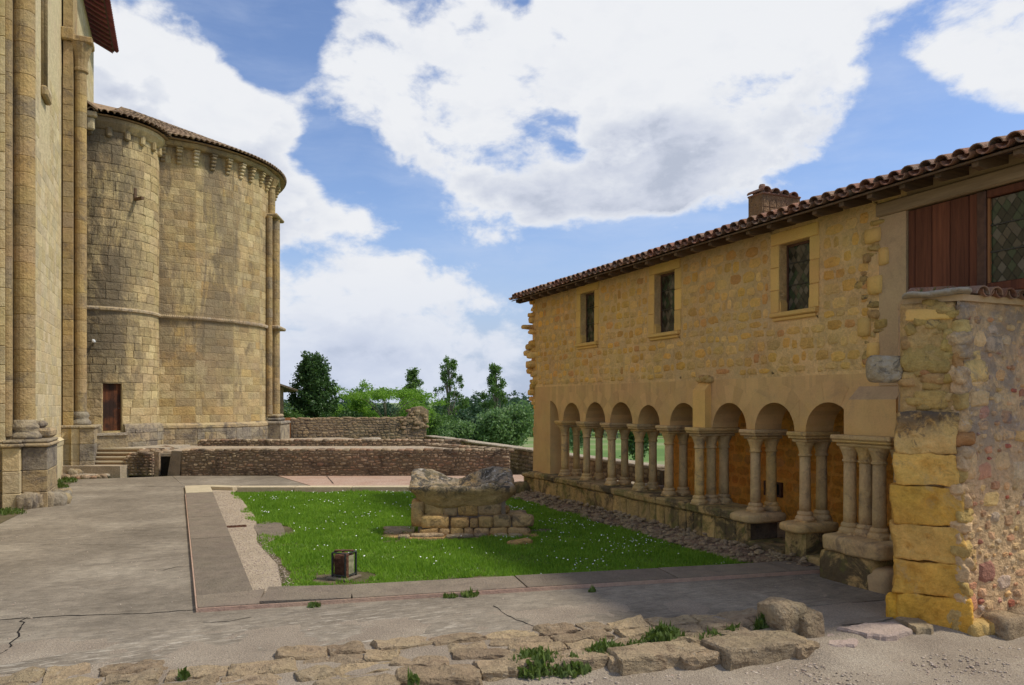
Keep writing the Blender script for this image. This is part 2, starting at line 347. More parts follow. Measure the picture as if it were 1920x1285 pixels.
M['gravel_s'] = stone_mat('gravel_pebble', [(.42,.34,.25),(.34,.28,.22),(.5,.42,.33),(.26,.2,.16),(.38,.27,.19)], .3, 20, bump=.2, var=.5)
M['soilrock'] = stone_mat('earth_and_rubble', [(.24,.16,.10)], .5, 10, stains=[((.38,.28,.18), 6, .5, .62, .6), ((.07,.05,.035), 8, .52, .62, .7)], bump=1, bscale=20)
M['tile'] = stone_mat('terracotta_roof_tile', [(.30,.14,.085),(.24,.115,.075),(.34,.18,.11),(.22,.14,.10),(.28,.17,.11)], .4, 7, stains=[((.33,.30,.25), 6, .53, .64, .7), ((.06,.045,.04), 5, .56, .68, .6)], bump=.4, bscale=30)
M['tile_a'] = stone_mat('pale_weathered_roof_tile', [(.34,.24,.15),(.28,.20,.13),(.40,.29,.19),(.24,.17,.12)], .4, 4, stains=[((.09,.075,.06), 2, .52, .64, .7)], bump=.4, bscale=20)
M['tile_red'] = stone_mat('red_eave_tile', [(.24,.07,.06),(.19,.06,.055),(.28,.09,.07)], .4, 4, bump=.3)
M['chim'] = stone_mat('chimney_render', [(.28,.17,.085)], .35, 6, stains=[((.10,.065,.04), 4, .48, .64, .7)], bump=.7)
M['beam'] = wood_mat('old_grey_beam', (.20,.13,.07), (.40,.27,.15), axis=1)
M['rafter'] = wood_mat('old_rafter_wood', (.07,.04,.022), (.18,.11,.06), axis=0)
M['redwood'] = wood_mat('red_brown_plank', (.075,.024,.012), (.19,.062,.028), axis=2)
M['door'] = wood_mat('dark_brown_door_wood', (.035,.014,.008), (.16,.055,.02), axis=2, sc=1.2, stain=(.03,.015,.01))
M['gate'] = wood_mat('orange_gate_wood', (.26,.10,.035), (.36,.16,.06), axis=2)
M['frame'] = flat_mat('brown_window_frame', (.10,.045,.025), .6)
M['lead'] = flat_mat('window_lead', (.05,.045,.035), .5, .3)
M['iron'] = flat_mat('dark_iron', (.05,.055,.05), .55, .5, .3, 30)
M['rust'] = flat_mat('rusty_iron', (.13,.06,.035), .8, .2, .4, 25, .3)
M['pane_f'] = flat_mat('floodlight_glass', (.28,.27,.17), .2, 0, .3)
M['white'] = flat_mat('white_metal', (.7,.7,.68), .4, .1, .08)
M['dark'] = flat_mat('painted_hollow_shade', (.012,.01,.008), 1, 0, .3)  # near-black stands in for the shade inside hollows, gaps and cracks
M['bark'] = flat_mat('tree_bark', (.10,.075,.055), .95, 0, .4, 14, .5)
M['trunk_pale'] = flat_mat('pale_trunk_bark', (.22,.19,.15), .95, 0, .3, 14, .3)
M['leaf_dark'] = leaf_mat('dark_conifer_leaf', (.018,.045,.015), (.10,.18,.05), .2)
M['leaf_light'] = leaf_mat('fresh_green_leaf', (.09,.19,.025), (.26,.42,.06), .45)
M['leaf_mid'] = leaf_mat('mid_green_leaf', (.045,.09,.025), (.16,.27,.07), .35)
M['leaf_grey'] = leaf_mat('willow_grey_leaf', (.07,.13,.045), (.23,.35,.14), .35)
M['leaf_wood'] = leaf_mat('distant_wood_leaf', (.03,.07,.035), (.085,.15,.07), .2)
M['leaf_bush'] = leaf_mat('pale_bush_leaf', (.08,.15,.06), (.22,.33,.14), .3)
M['weed'] = leaf_mat('weed_leaf', (.04,.07,.015), (.15,.21,.045), .35)
M['grass'] = leaf_mat('grass_blade', (.065,.16,.01), (.29,.46,.055), .42)
M['petal'] = flat_mat('daisy_petal', (.85,.85,.82), .6, 0, .03)

def glass_mat():
    m, t, b = mat_new('leaded_window_glass'); rid = rand_id(t)
    c = t.ramp(rid, [(0, (.03,.028,.018)), (.3, (.045,.06,.03)), (.55, (.09,.07,.045)), (.8, (.12,.10,.07)), (1, (.02,.03,.02))], 'CONSTANT')
    t.put(b.inputs['Base Color'], c); b.inputs['Roughness'].default_value = .12; b.inputs['Specular IOR Level'].default_value = .35
    return m
M['glass'] = glass_mat()
def path_mat():
    m, t, b = mat_new('brushed_path_concrete'); pos = t.new('ShaderNodeNewGeometry').outputs['Position']
    n1 = t.noise(pos, .55, 7, .6); n2 = t.noise(pos, 5, 8, .65)
    br = t.noise(t.scale(pos, (2.0, 34, 1)), 1.0, 6, .6, .8)       # broom marks across
    c = t.ramp(n1, [(.3, (.155,.128,.094)), (.5, (.225,.188,.14)), (.68, (.31,.265,.20))])
    v = t.math('ADD', t.math('MULTIPLY_ADD', n2, 1.1, .45), t.math('MULTIPLY_ADD', br, .5, -.25))
    v = t.math('ADD', v, t.math('ADD', t.math('MULTIPLY_ADD', t.noise(pos, 48, 6, .8), 1.7, -.85), t.math('MULTIPLY_ADD', t.noise(t.scale(pos, (.5, 1, 1)), 17, 8, .75), 1.3, -.65)))
    hs = t.new('ShaderNodeHueSaturation'); t.put(hs.inputs['Color'], c); t.put(hs.inputs['Value'], v); c = hs.outputs[0]
    c = t.mix(t.rng(t.noise(t.scale(pos, (1, 9, 1)), 1.7, 8, .7), .50, .66, 0, .5), c, (.15, .125, .09))
    # worn pale streaks near the threshold
    sep = t.new('ShaderNodeSeparateXYZ'); t.put(sep.inputs[0], pos)
    st = t.rng(t.noise(t.scale(pos, (3, 14, 1)), 1.3, 9, .72, .5), .50, .64)
    near = t.math('MULTIPLY', t.rng(sep.outputs[1], 9.6, 8.2), t.rng(sep.outputs[0], 3.6, 2.4))
    c = t.mix(t.math('MULTIPLY', t.math('MULTIPLY', st, near), .75), c, (.52,.46,.37))
    dk = t.rng(t.noise(t.scale(pos, (.5, 2.2, 1)), 1.1, 6, .6, 1.2), .55, .72)
    c = t.mix(t.math('MULTIPLY', dk, .45), c, (.12,.10,.075))
    t.put(b.inputs['Base Color'], c); b.inputs['Roughness'].default_value = .9
    bp = t.new('ShaderNodeBump'); bp.inputs['Strength'].default_value = .75; bp.inputs['Distance'].default_value = .02
    t.put(bp.inputs['Height'], t.math('ADD', t.math('MULTIPLY', br, .8), n2)); t.l.new(bp.outputs[0], b.inputs['Normal'])
    return m
M['path'] = path_mat()
def ground_mat(name, stops, sc=1.0, fine=40, bump=.6):
    m, t, b = mat_new(name); pos = t.new('ShaderNodeNewGeometry').outputs['Position']
    n1 = t.noise(pos, sc, 7, .6); nf = t.noise(pos, fine, 5, .7); vo = t.voro(pos, fine*1.3)
    c = t.ramp(n1, stops)
    hs = t.new('ShaderNodeHueSaturation'); t.put(hs.inputs['Color'], c)
    t.put(hs.inputs['Value'], t.math('ADD', t.math('MULTIPLY_ADD', nf, 1.1, .35), t.rng(vo, .0, .5, .2, -.1))); c = hs.outputs[0]
    t.put(b.inputs['Base Color'], c); b.inputs['Roughness'].default_value = .95
    bp = t.new('ShaderNodeBump'); bp.inputs['Strength'].default_value = bump; bp.inputs['Distance'].default_value = .02
    t.put(bp.inputs['Height'], t.math('ADD', nf, t.math('MULTIPLY', vo, -.8))); t.l.new(bp.outputs[0], b.inputs['Normal'])
    return m
M['gravel'] = ground_mat('gravel_ground', [(.3, (.27,.215,.16)), (.55, (.36,.295,.22)), (.75, (.44,.37,.28))], 1.2, 45)
M['gravel_l'] = ground_mat('pale_gravel', [(.3, (.40,.32,.22)), (.6, (.52,.42,.30)), (.8, (.30,.24,.17))], 2.5, 30, .8)
M['soil'] = ground_mat('lawn_soil', [(.3, (.09,.085,.03)), (.55, (.16,.125,.07)), (.8, (.26,.20,.13))], 1.4, 30)
M['pinkpave'] = ground_mat('pinkish_paving', [(.35, (.46,.30,.22)), (.6, (.52,.37,.28)), (.75, (.40,.29,.22))], 1.5, 16, .3)
def terrain_mat():
    m, t, b = mat_new('valley_meadow'); pos = t.new('ShaderNodeNewGeometry').outputs['Position']
    n = t.noise(t.scale(pos, (.004, .018, 1)), 1.0, 6, .6); nf = t.noise(pos, .3, 5, .6)
    c = t.ramp(n, [(.36, (.11,.19,.04)), (.46, (.17,.26,.06)), (.52, (.30,.30,.15)), (.6, (.14,.23,.055))])
    c = t.mix(t.math('MULTIPLY', nf, .5), c, (.06,.12,.02)); t.put(b.inputs['Base Color'], c); b.inputs['Roughness'].default_value = .9
    return m
M['terrain'] = terrain_mat()
# ---------------------------------------------------------------- stone pieces
def piece(kind, proud, depth=.06, rnd=None, i_=1):
    """unit stone: outline within -.5...5 in x and z, face at y=-proud; returns verts, faces"""
    R = rnd or random
    if kind == 'block':
        out = [(-.5,-.5),(0,-.5),(.5,-.5),(.5,0),(.5,.5),(0,.5),(-.5,.5),(-.5,0)]
        out = [(x+R.uniform(-.03,.03), z+R.uniform(-.04,.04)) for x, z in out]; ins = .06
    else:
        n = 9; out = []
        a0 = R.uniform(0, 1)
        for k in range(n):
            a = 2*math.pi*(k+a0+R.uniform(-.22,.22))/n; p = (3.2 if i_ % 2 else 6.5) if kind == 'rubble' else 2.4
            r = (abs(math.cos(a))**p+abs(math.sin(a))**p)**(-1/p)*.5*R.uniform(.84, 1.03)
            out.append((r*math.cos(a), r*math.sin(a)))
        ins = .16 if kind == 'rubble' else .26
    n = len(out); vs = []; fs = []
    vs.append((R.uniform(-.12,.12), -proud*R.uniform(.95, 1.35), R.uniform(-.12,.12)))
    for x, z in out: vs.append((x*(1-2*ins), -proud*R.uniform(.85, 1.15), z*(1-2*ins)))
    for x, z in out: vs.append((x, -proud*.35, z))
    for x, z in out: vs.append((x, depth, z))
    for k in range(n):
        j = (k+1) % n
        fs.append((0, 1+k, 1+j)); fs.append((1+k, 1+n+k, 1+n+j, 1+j)); fs.append((1+n+k, 1+2*n+k, 1+2*n+j, 1+n+j))
    return vs, fs
_pools = {}
def pool(kind, proud, mat, n=14, depth=.06):
    key = (kind, proud, mat.name, depth)
    if key not in _pools:
        ps = []
        for i in range(n):
            vs, fs = piece(kind, proud, depth, i_=i % 3); me = bpy.data.meshes.new('stone'); me.from_pydata(vs, [], fs)
            me.materials.append(mat)
            me.update(); ps.append((me, vs, fs))
        _pools[key] = ps
    return _pools[key]
class Plane:
    """flat wall: origin o, running direction a (unit, horizontal), outward normal n"""
    def __init__(s, o, a, n): s.o = Vector(o); s.a = Vector(a).normalized(); s.n = Vector(n).normalized()
    def at(s, q, z): return s.o+s.a*q+Vector((0, 0, z)), s.n
class Cyl:
    def __init__(s, c, r, a0=0.0): s.c = c; s.r = r; s.a0 = a0
    def at(s, q, z):
        t = s.a0+q/s.r; n = Vector((math.cos(t), math.sin(t), 0)); return Vector((s.c[0], s.c[1], z))+n*s.r, n
class Top:
    """lying surface: q along, z across"""
    def __init__(s, o, a, b): s.o = Vector(o); s.a = Vector(a).normalized(); s.b = Vector(b).normalized()
    def at(s, q, z): return s.o+s.a*q+s.b*z, Vector((0, 0, 1))
def basis(n, up=Vector((0, 0, 1))):
    y = -n; x = y.cross(up).normalized(); z = x.cross(y)
    return Matrix((x, y, z)).transposed().to_4x4()
CAMP = Vector((0, 0, CH))
def lay(groups, limit, name='stone', mass='stone_courses'):
    """groups: (cells, frame, pool, parent). the cells that show largest become objects, the rest one mesh per group"""
    allc = []
    for gi, (cells, fr, pl, par) in enumerate(groups):
        for (q, z, w, h) in cells:
            p, n = fr.at(q, z); d = p-CAMP; dist = d.length; fac = max(0, -d.normalized().dot(n))
            rel = cam.matrix_world.inverted() @ p if False else None
            x = (d.x*math.cos(TH)-d.y*math.sin(TH)); zz = (d.x*math.sin(TH)+d.y*math.cos(TH))
            vis = zz > 0 and -.70 < x/max(zz, .01) < .70 and d.z/max(zz, .01) < .56
            allc.append((w*h*fac/dist**2*(1 if vis else .001), gi, p, n, w, h))
    allc.sort(key=lambda c: -c[0])
    rest = {}
    for i, (sc, gi, p, n, w, h) in enumerate(allc):
        cells, fr, pl, par = groups[gi]; me, vs, fs = random.choice(pl)
        up = fr.b if isinstance(fr, Top) else Vector((0, 0, 1))
        Mx = Matrix.Translation(p) @ (basis(n, up) @ Matrix.Rotation(random.uniform(-.02,.02), 4, 'Y')) @ Matrix.Diagonal((w, 1, h, 1))
        if i < limit and sc > 0:
            o = link(name, me, par, M=Mx)
        else:
            mb = rest.setdefault(gi, MB()); mb.add([Mx @ Vector(v) for v in vs], fs)
    for gi, mb in rest.items():
        o = mb.build(mass, groups[gi][2][0][0].materials[0], groups[gi][3]); o['kind'] = 'stuff'
def courses(q0, q1, z0, z1, h, w, joint=.012, excl=(), hv=.2, wv=.35, jitter=0.0, minw=.06, keep=None):
    cells = []; z = z0
    while z < z1-.02:
        hh = h*(1+random.uniform(-hv, hv)); hh = min(hh, z1-z)
        if z1-(z+hh) < h*.4: hh = z1-z
        spans = [(q0, q1)]
        for (a, b, c, d) in excl:
            if c < z+hh*.8 and d > z+hh*.2:
                ns = []
                for (s, e) in spans:
                    if b <= s or a >= e: ns.append((s, e))
                    else:
                        if a > s: ns.append((s, a))
                        if b < e: ns.append((b, e))
                spans = ns
        for (s, e) in spans:
            q = s
            first = True
            while q < e-.01:
                ww = w*(1+random.uniform(-wv, wv))
                if first: ww *= random.uniform(.4, 1); first = False
                if e-(q+ww) < w*.4: ww = e-q
                if ww > minw:
                    dz = random.uniform(-jitter, jitter)*hh; sh = 1-abs(random.uniform(0, jitter*1.5))
                    c = (q+ww/2, z+hh/2+dz, ww-joint, (hh-joint)*sh)
                    if keep is None or keep(*c): cells.append(c)
                q += ww
        z += hh
    return cells
def rock(w, d, h, seed=0, n=4, p=5, amp=.04, fs=3.0, sq=None):
    """rounded irregular stone centred in x,y, base at 0"""
    bm = bmesh.new(); bmesh.ops.create_cube(bm, size=2); bmesh.ops.subdivide_edges(bm, edges=bm.edges[:], cuts=n, use_grid_fill=True)
    off = Vector((seed*3.7, seed*1.3, seed*.7))
    for v in bm.verts:
        c = v.co; m = (abs(c.x)**p+abs(c.y)**p+abs(c.z)**p)**(1/p); c = c/m
        q = Vector((c.x*w/2, c.y*d/2, (c.z+1)*h/2))
        nz = noise.noise_vector(q*fs+off); nz2 = noise.noise_vector(q*fs*3+off)
        v.co = q+nz*amp+nz2*amp*.45+noise.noise_vector(q*fs*8+off)*amp*.22
    vs = [v.co.copy() for v in bm.verts]; bm.verts.index_update(); fsx = [[v.index for v in f.verts] for f in bm.faces]; bm.free()
    return vs, fsx
def rock_mesh(name, mat, *a, smooth=True, **k):
    vs, fs = rock(*a, **k); me = bpy.data.meshes.new(name); me.from_pydata(vs, [], fs); me.materials.append(mat)
    if smooth: me.shade_smooth()
    me.update(); return me

# ================================================================ THE GROUND
def hgt(x, y):
    dx = max(x-11.5, 0); dy = max(y-46, 0); dl = max(-14-x, 0); d = math.hypot(max(dx, dl), dy)
    if d <= 0: return -.25
    t = min(d/70, 1); t = t*t*(3-2*t)
    s = -.25-.9*min(d/4, 1)-11.0*t
    if d > 500: s += (d-500)*.004
    return s
def terrain():
    xs = [-3000,-1500,-700,-350,-200,-120,-70,-40,-25,-14]+[i*2.0 for i in range(-6, 6)]+[11.5,12.5,14,16,19,23,28,34,42,52,64,80,100,130,170,220,300,400,600,900,1500,3000]
    ys = [-60,-20,0,10,20,30,40,46,48,51,55,60,66,73,82,92,104,118,135,155,180,210,250,300,360,430,520,650,900,1300,2000,3500]
    vs = [(x, y, hgt(x, y)) for y in ys for x in xs]; n = len(xs)
    fs = [(j*n+i, j*n+i+1, (j+1)*n+i+1, (j+1)*n+i) for j in range(len(ys)-1) for i in range(n-1)]
    me = bpy.data.meshes.new('ground'); me.from_pydata(vs, [], fs); me.materials.append(M['terrain']); me.shade_smooth(); me.update()
    tag(link('ground', me), kind='structure')
terrain()
def V2(p): return Vector((p[0], p[1]))
K1, K2 = Vector((.20, 9.50)), Vector((9.18, 8.05))
K3, K4 = Vector((.18, 23.5)), Vector((8.9, 19.85))
def slab(name, polys, z0, z1, mat, kind='structure'):
    mb = MB()
    for p in polys: mb.prism([tuple(q) for q in p], z0, z1)
    return tag(mb.build(name, mat), kind=kind)
NB0, NB1 = (-6, 8.55), (9.5, 6.75)     # line where the path meets the threshold stones
slab('path', [[(-3.9, 8.3), (K1.x, 7.85), (K1.x, 9.5), (K3.x, 23.5), (-.2, 27.4), (-3.9, 27.4)]], -.2, 0, M['path'])
slab('path', [[(K1.x, 7.85), (12, 6.2), (12, 7.6), tuple(K2), tuple(K1)]], -.2, 0, M['path'])
pgap = G(615, 900)
slab('path', [[tuple(K3), (3.55, 22.09), (2.9, 26.3), (-.2, 27.6)]], -.2, 0, M['path'])
slab('paving', [[(3.60, 22.07), (8.9, 19.86), (11.2, 18.8), (11.3, 23.0), (2.95, 26.4)]], -.2, -.004, M['pinkpave'])
# the gravel court in the foreground
gc = MB(); gx = np.concatenate([np.linspace(-9, -1, 10), np.linspace(-.9, 9.5, 90), np.linspace(10, 16, 6)]); gy = np.concatenate([np.linspace(-6, 3.4, 8), np.linspace(3.5, 9.0, 60)])
for y in gy:
    for x in gx:
        yb = 6.62-.145*(x-1.0)+.24*math.exp(-((x-2.9)/1.3)**2)          # foot line of the threshold
        e = max(0, min(1, (y-yb+.30)/.40)); lo = -.13 if x > 1.2 else -.13+.07*min(1, (1.2-x)/2)
        z = lo+(.0-lo)*e
        if x > 5.7: z = -.13+.12*max(0, min(1, (y-5.35)/.5))
        z += .014*noise.noise(Vector((x*1.7, y*1.7, 0)))+.006*noise.noise(Vector((x*9, y*9, 3)))
        gc.v.append((x, y, z))
ng = len(gx)
for j in range(len(gy)-1):
    for i in range(ng-1):
        cx, cy = gx[i], gy[j]
        if cy > 8.62-.155*(cx+1) + .15: continue
        gc.f.append((j*ng+i, j*ng+i+1, (j+1)*ng+i+1, (j+1)*ng+i))
tag(gc.build('gravel_court', M['gravel'], smooth=True), kind='structure')
slab('soil_bed', [[(-3.9, 8.25), (-3.9, 27.3), (-2.9, 27.3), (-3.1, 20)]], -.05, .012, M['soil'])
# lawn
LI = [(1.36, 22.3), (1.28, 10.05), (8.0, 8.98), (8.02, 19.0), (7.6, 19.7)]
tag(MB().prism([(.8, 23), (.8, 9.7), (9, 8.3), (9, 19.4)], -.22, -.07).build('lawn_soil', M['soil']), kind='structure')
mb = MB(); mb.prism([(.84, 22.9), (.84, 9.9), (1.20, 9.85), (1.36, 12), (1.25, 14), (1.50, 17), (1.42, 22.7)], -.1, -.035)
tag(mb.build('gravel_strip', M['gravel_l']), kind='structure')
# earth bank with rubble at the foot of the arcade
bk = MB(); ys = np.linspace(8.4, 19.6, 80)
for y in ys:
    for k, x in enumerate((7.86, 8.0, 8.12, 8.25, 8.45, 8.6)):
        nz = noise.noise(Vector((x*5, y*3, 0)))
        bk.v.append((x+.10*noise.noise(Vector((y*1.5, 3, k*.1))), y, (-.09, -.03, .02, .05, .08, .08)[k]+nz*.045))
for j in range(79):
    for k in range(5): bk.f.append((j*6+k, (j+1)*6+k, (j+1)*6+k+1, j*6+k+1))
tag(bk.build('earth_bank', M['soilrock'], smooth=True), kind='structure')
gm = MB()
for i in range(900):
    y = random.uniform(8.5, 19.4); x = 7.88+.55*random.random()**1.2; s = random.uniform(.018, .055)*(1.0+(y-9)*.03)
    vs, fs = rock(s*2, s*1.6, s, seed=i, n=1, p=3, amp=s*.25, fs=8); z = -.07+.17*min((x-7.86)/.55, 1)
    gm.add([v+Vector((x, y, z)) for v in vs], fs)
tag(gm.build('bank_rubble', M['fstone']), kind='stuff')

# kerbs: each slab a part
kb = tag(empty('lawn_kerb', (K1.x, K1.y, 0)), 'low concrete kerb framing the lawn on its left, near and far sides', 'kerb')
def kslab(a, b, wd, side, z0, z1, mat, nm='kerb_slab', tap=None, par=None, gap=.012):
    a = Vector(a); b = Vector(b); d = (b-a).normalized(); n = Vector((-d.y, d.x))*side
    a2 = a+d*gap; b2 = b-d*gap
    m = MB(); o = Vector((K1.x, K1.y))
    poly = [a2-o, b2-o, b2+n*(tap or wd)-o, a2+n*wd-o]
    if side < 0: poly = poly[::-1]
    # subdivided top edge irregularity
    m.prism([tuple(p) for p in poly], z0, z1)
    return m.build(nm, mat, par or kb)
ysl = [10.09, 14.3, 17.0, 21.6, 23.5]
for i in range(4):
    kslab((K1.x-.01*(i), ysl[i]), (K1.x-.01*(i+1), ysl[i+1]), .65, -1, -.15, .055+.001*i, M['kerb'] if i < 3 else M['kerb_l'])
dn = (K2-K1)
tb = [.0, .19, .43, .66, .85, 1.0]
for i in range(5):
    kslab(K1+dn*tb[i]+Vector((0 if i else .66, 0)), K1+dn*tb[i+1], .72-.05*i*.5, 1, -.15, .058-.001*i, M['kerb'], tap=.70-.05*(i+1)*.5)
MB().prism([(0, 0), (.655, -.105), (.79, .595), (.655, .59), (-.002, .585)], -.15, .057).build('kerb_slab', M['kerb'], kb)
dn = (K4-K3)
for i in range(6):
    kslab(K3+dn*(i/6)+Vector((.66 if not i else 0, 0)), K3+dn*((i+1)/6), .42, -1, -.15, .055, M['kerb_l'])
for a, b in (((K1.x-.018, 9.48), (K3.x-.018, 21.5)),):
    m = MB(); m.prism([(0-.018, -.02), (0, -.02), (-.03, 12), (-.048, 12)], -.02, .05); m.build('edge_strip', M['pinkedge'], kb)
m = MB(); d = (K2-K1).normalized(); n = Vector((d.y, -d.x))*.018; L = (K2-K1).length-.1
m.prism([tuple(n*.0), tuple(n), tuple(d*L+n), tuple(d*L)][::-1], -.05, .045); m.build('edge_strip', M['pinkedge'], kb)
# cracks and joints in the path as thin near-black strips, recess shade in the colour
cr = MB()
def crack(pts, w=.012, amp=.02, z=.0035, seed=0):
    R = random.Random(seed); out = []
    for (a, b) in zip(pts[:-1], pts[1:]):
        a = Vector(a); b = Vector(b); n = max(2, int((b-a).length/.09))
        for k in range(n): out.append(a.lerp(b, k/n)+Vector((R.uniform(-amp, amp), R.uniform(-amp, amp))))
    out.append(Vector(pts[-1]))
    for p, q in zip(out[:-1], out[1:]):
        d = (q-p); nrm = Vector((-d.y, d.x)).normalized()*w*R.uniform(.3, 1)
        cr.add([(*(p-nrm), z), (*(q-nrm), z), (*(q+nrm), z), (*(p+nrm), z)], [(0, 1, 2, 3)])
g2 = lambda u, v: tuple(G(u, v).xy)
crack([g2(-20,1164), g2(100,1156), g2(280,1150), g2(366,1144)], .014, .02, seed=1)
crack([g2(45,1160), g2(30,1195), g2(20,1215), g2(-20,1240)], .010, .03, seed=2)
crack([g2(0,1022), g2(180,1022), g2(350,1020)], .006, .01, seed=3)
crack([g2(130,911), g2(347,913)], .02, .02, seed=4)
crack([g2(305,1070), g2(330,1064), g2(362,1062)], .01, .02, seed=5)
crack([g2(378,1168), g2(430,1166), g2(470,1158)], .008, .02, seed=6)
crack([g2(925,1136), g2(960,1158), g2(1010,1180)], .010, .02, seed=7)
crack([g2(613,893), g2(625,907)], .02, .01, seed=8)
cr.build('path_crack', M['dark']); tag(bpy.data.objects['path_crack'], kind='structure')

# ================================================================ THRESHOLD STONES
ts = tag(empty('stone_threshold', (1.5, 7, 0)), 'ragged band of worn flat stones between path and gravel court', 'stone edging')
random.seed(21)
A0, A1 = Vector((-3.0, 8.30)), Vector((6.15, 7.0))
B0, B1 = Vector((-3.0, 6.9)), Vector((5.75, 5.72))
k = 0
rows = [(0.0, .27), (.27, .50), (.50, .72), (.72, 1.0)]
for ri, (r0, r1) in enumerate(rows):
    s = 0.0
    while s < 1:
        L = random.uniform(.035, .075)*(1.4 if ri == 3 else 1)
        a = A0.lerp(A1, s); a2 = A0.lerp(A1, min(1, s+L)); b = B0.lerp(B1, s); b2 = B0.lerp(B1, min(1, s+L))
        bb_ = .26*math.exp(-((a.x-2.9)/1.3)**2); b = b+Vector((0, bb_)); b2 = b2+Vector((0, bb_))
        c = (a.lerp(b, (r0+r1)/2)+a2.lerp(b2, (r0+r1)/2))/2
        w = (a2-a).length*random.uniform(.90, 1.0); d = (a-b).length*(r1-r0)*random.uniform(.80, .98)
        rise = (random.uniform(-.002, .03) if ri != 3 else random.uniform(-.012, .008))+max(0, (s-.75))*.08
        h = .22
        if random.random() < .93:
            me = rock_mesh('flat_stone', M['fstone'], w, d, h, seed=k, n=7, p=14, amp=.034, fs=5, smooth=False)
            o = link('flat_stone', me, ts); o.location = (c.x-1.5+random.uniform(-.03,.03), c.y-7, rise-h+.012)
            o.rotation_euler = (random.uniform(-.06,.03), random.uniform(-.05,.05), -.14+random.uniform(-.2,.2))
        k += 1; s += L
# the long pale blocks at the right end
for (x, y, w, d, h, z, r) in ((5.22, 6.02, .95, .46, .26, -.19, -.02), (4.2, 6.22, .9, .36, .24, -.20, -.1)):
    me = rock_mesh('flat_stone', M['fstone'], w, d, h, seed=k, n=10, p=18, amp=.026, fs=4, smooth=False); k += 1
    o = link('flat_stone', me, ts); o.location = (x-1.5, y-7, z); o.rotation_euler = (0, 0, r)
bo = rock_mesh('boulder', M['fstone'], .42, .38, .40, seed=91, n=9, p=6, amp=.035, fs=4, smooth=False)
pb = G(1482, 1190); bd = tag(link('boulder', bo), 'squat round topped boulder at the right end of the threshold stones', 'boulder'); bd.location = (pb.x, pb.y+.12, -.08)
me2 = rock_mesh('boulder_lobe', M['fstone'], .30, .34, .34, seed=95, n=7, p=6, amp=.03, fs=4, smooth=False)
o = link('side_lobe', me2, bd); o.location = (.20, -.10, -.03)
# pink slabs in the gateway
gw = tag(empty('gateway_slabs', (6.8, 5.8, 0)), 'three flat worn slabs, one pink, lying in the gateway beside the yellow pier', 'paving slabs')
def flatpoly(name, pts, z0, z1, mat, par, off, seed=0, lab=None):
    R = random.Random(seed); out = []
    for a, b in zip(pts, pts[1:]+pts[:1]):
        for k in range(4):
            t = k/4; out.append((a[0]+(b[0]-a[0])*t+R.uniform(-.02,.02)-off[0], a[1]+(b[1]-a[1])*t+R.uniform(-.02,.02)-off[1]))
    m = MB(); n = len(out); c = Vector((sum(p[0] for p in out)/n, sum(p[1] for p in out)/n, z1))
    m.v = [(x, y, z0) for x, y in out]+[(x, y, z1-.02) for x, y in out]+[(c.x+(x-c.x)*.95, c.y+(y-c.y)*.95, z1+R.uniform(-.005,.005)) for x, y in out]+[tuple(c)]
    for k in range(n):
        j = (k+1) % n; m.f += [(k, j, n+j, n+k), (n+k, n+j, 2*n+j, 2*n+k), (2*n+k, 2*n+j, 3*n)]
    o = m.build(name, mat, par)
    if lab: o['label'] = lab
    return o
flatpoly('slab', [g2(1572,1180), g2(1625,1192), g2(1665,1195), g2(1712,1182), g2(1675,1168), g2(1620,1172)][::1], -.14, .02, M['pinkslab'], gw, (6.8,5.8), 1, 'pale pink slab')
flatpoly('slab', [g2(1550,1186), g2(1552,1205), g2(1600,1206), g2(1612,1196), g2(1575,1186)], -.14, -.02, M['pinkslab'], gw, (6.8,5.8), 2)
flatpoly('slab', [g2(1680,1162), g2(1718,1182), g2(1752,1180), g2(1715,1160)], -.14, .03, M['fstone'], gw, (6.8,5.8), 3)
mg = MB(); a = G(1580,1168); 
dr = tag(link('ramp_plate', MB().prism([g2(1578,1172), g2(1640,1168), g2(1675,1160), g2(1640,1158), g2(1585,1166)], .0, .012).mesh('ramp_plate', M['kerb'])), 'thin dark flat plate on the path just behind the pink slab', 'plate')

# pebbles in the foreground and gravel strip
def pebbles(name, n, fn, mat, smin, smax):
    base, _ = rock(1, 1, .7, seed=3, n=1, p=2.6, amp=.1, fs=2); base = [b for b in base]
    bv = np.array([tuple(v) for v in base]); _, fs = rock(1, 1, .7, seed=3, n=1, p=2.6, amp=.1, fs=2)
    fq = [f for f in fs if len(f) == 4]; fidx = np.array(fq)
    rs = np.random.RandomState(5); allv = []
    for i in range(n):
        x, y, z = fn(rs); s = smin+(smax-smin)*rs.rand()**3; a = rs.rand()*6.28; c_, s_ = math.cos(a), math.sin(a)
        q = bv*np.array([s, s*(.6+.4*rs.rand()), s*.7]); q = np.stack([q[:,0]*c_-q[:,1]*s_+x, q[:,0]*s_+q[:,1]*c_+y, q[:,2]+z-.2*s], 1)
        allv.append(q[fidx])
    me = npmesh(name, np.concatenate(allv, 0), 4, mat); return tag(link(name, me), kind='stuff')
def f_court(rs):
    while True:
        x = rs.uniform(0, 8.5); y = 3.9+3.0*rs.rand()
        if y < 7.05-.21*max(x-1, 0)-.35 or rs.rand() < .03: return x, y, -.13
pebbles('loose_gravel', 6500, f_court, M['gravel_s'], .010, .045)
def f_strip(rs): return rs.uniform(.86, 1.42), 10+12.5*rs.rand(), -.035
pebbles('strip_gravel', 6000, f_strip, M['gravel_s'], .008, .032)
def f_path(rs):
    while True:
        x = rs.uniform(-3.2, 8.5); y = rs.uniform(7.6, 20)
        if y < 9.4-.16*max(x, 0)-.05 or x < .1: return x, y, .0
pebbles('path_grit', 900, f_path, M['gravel_s'], .008, .028)

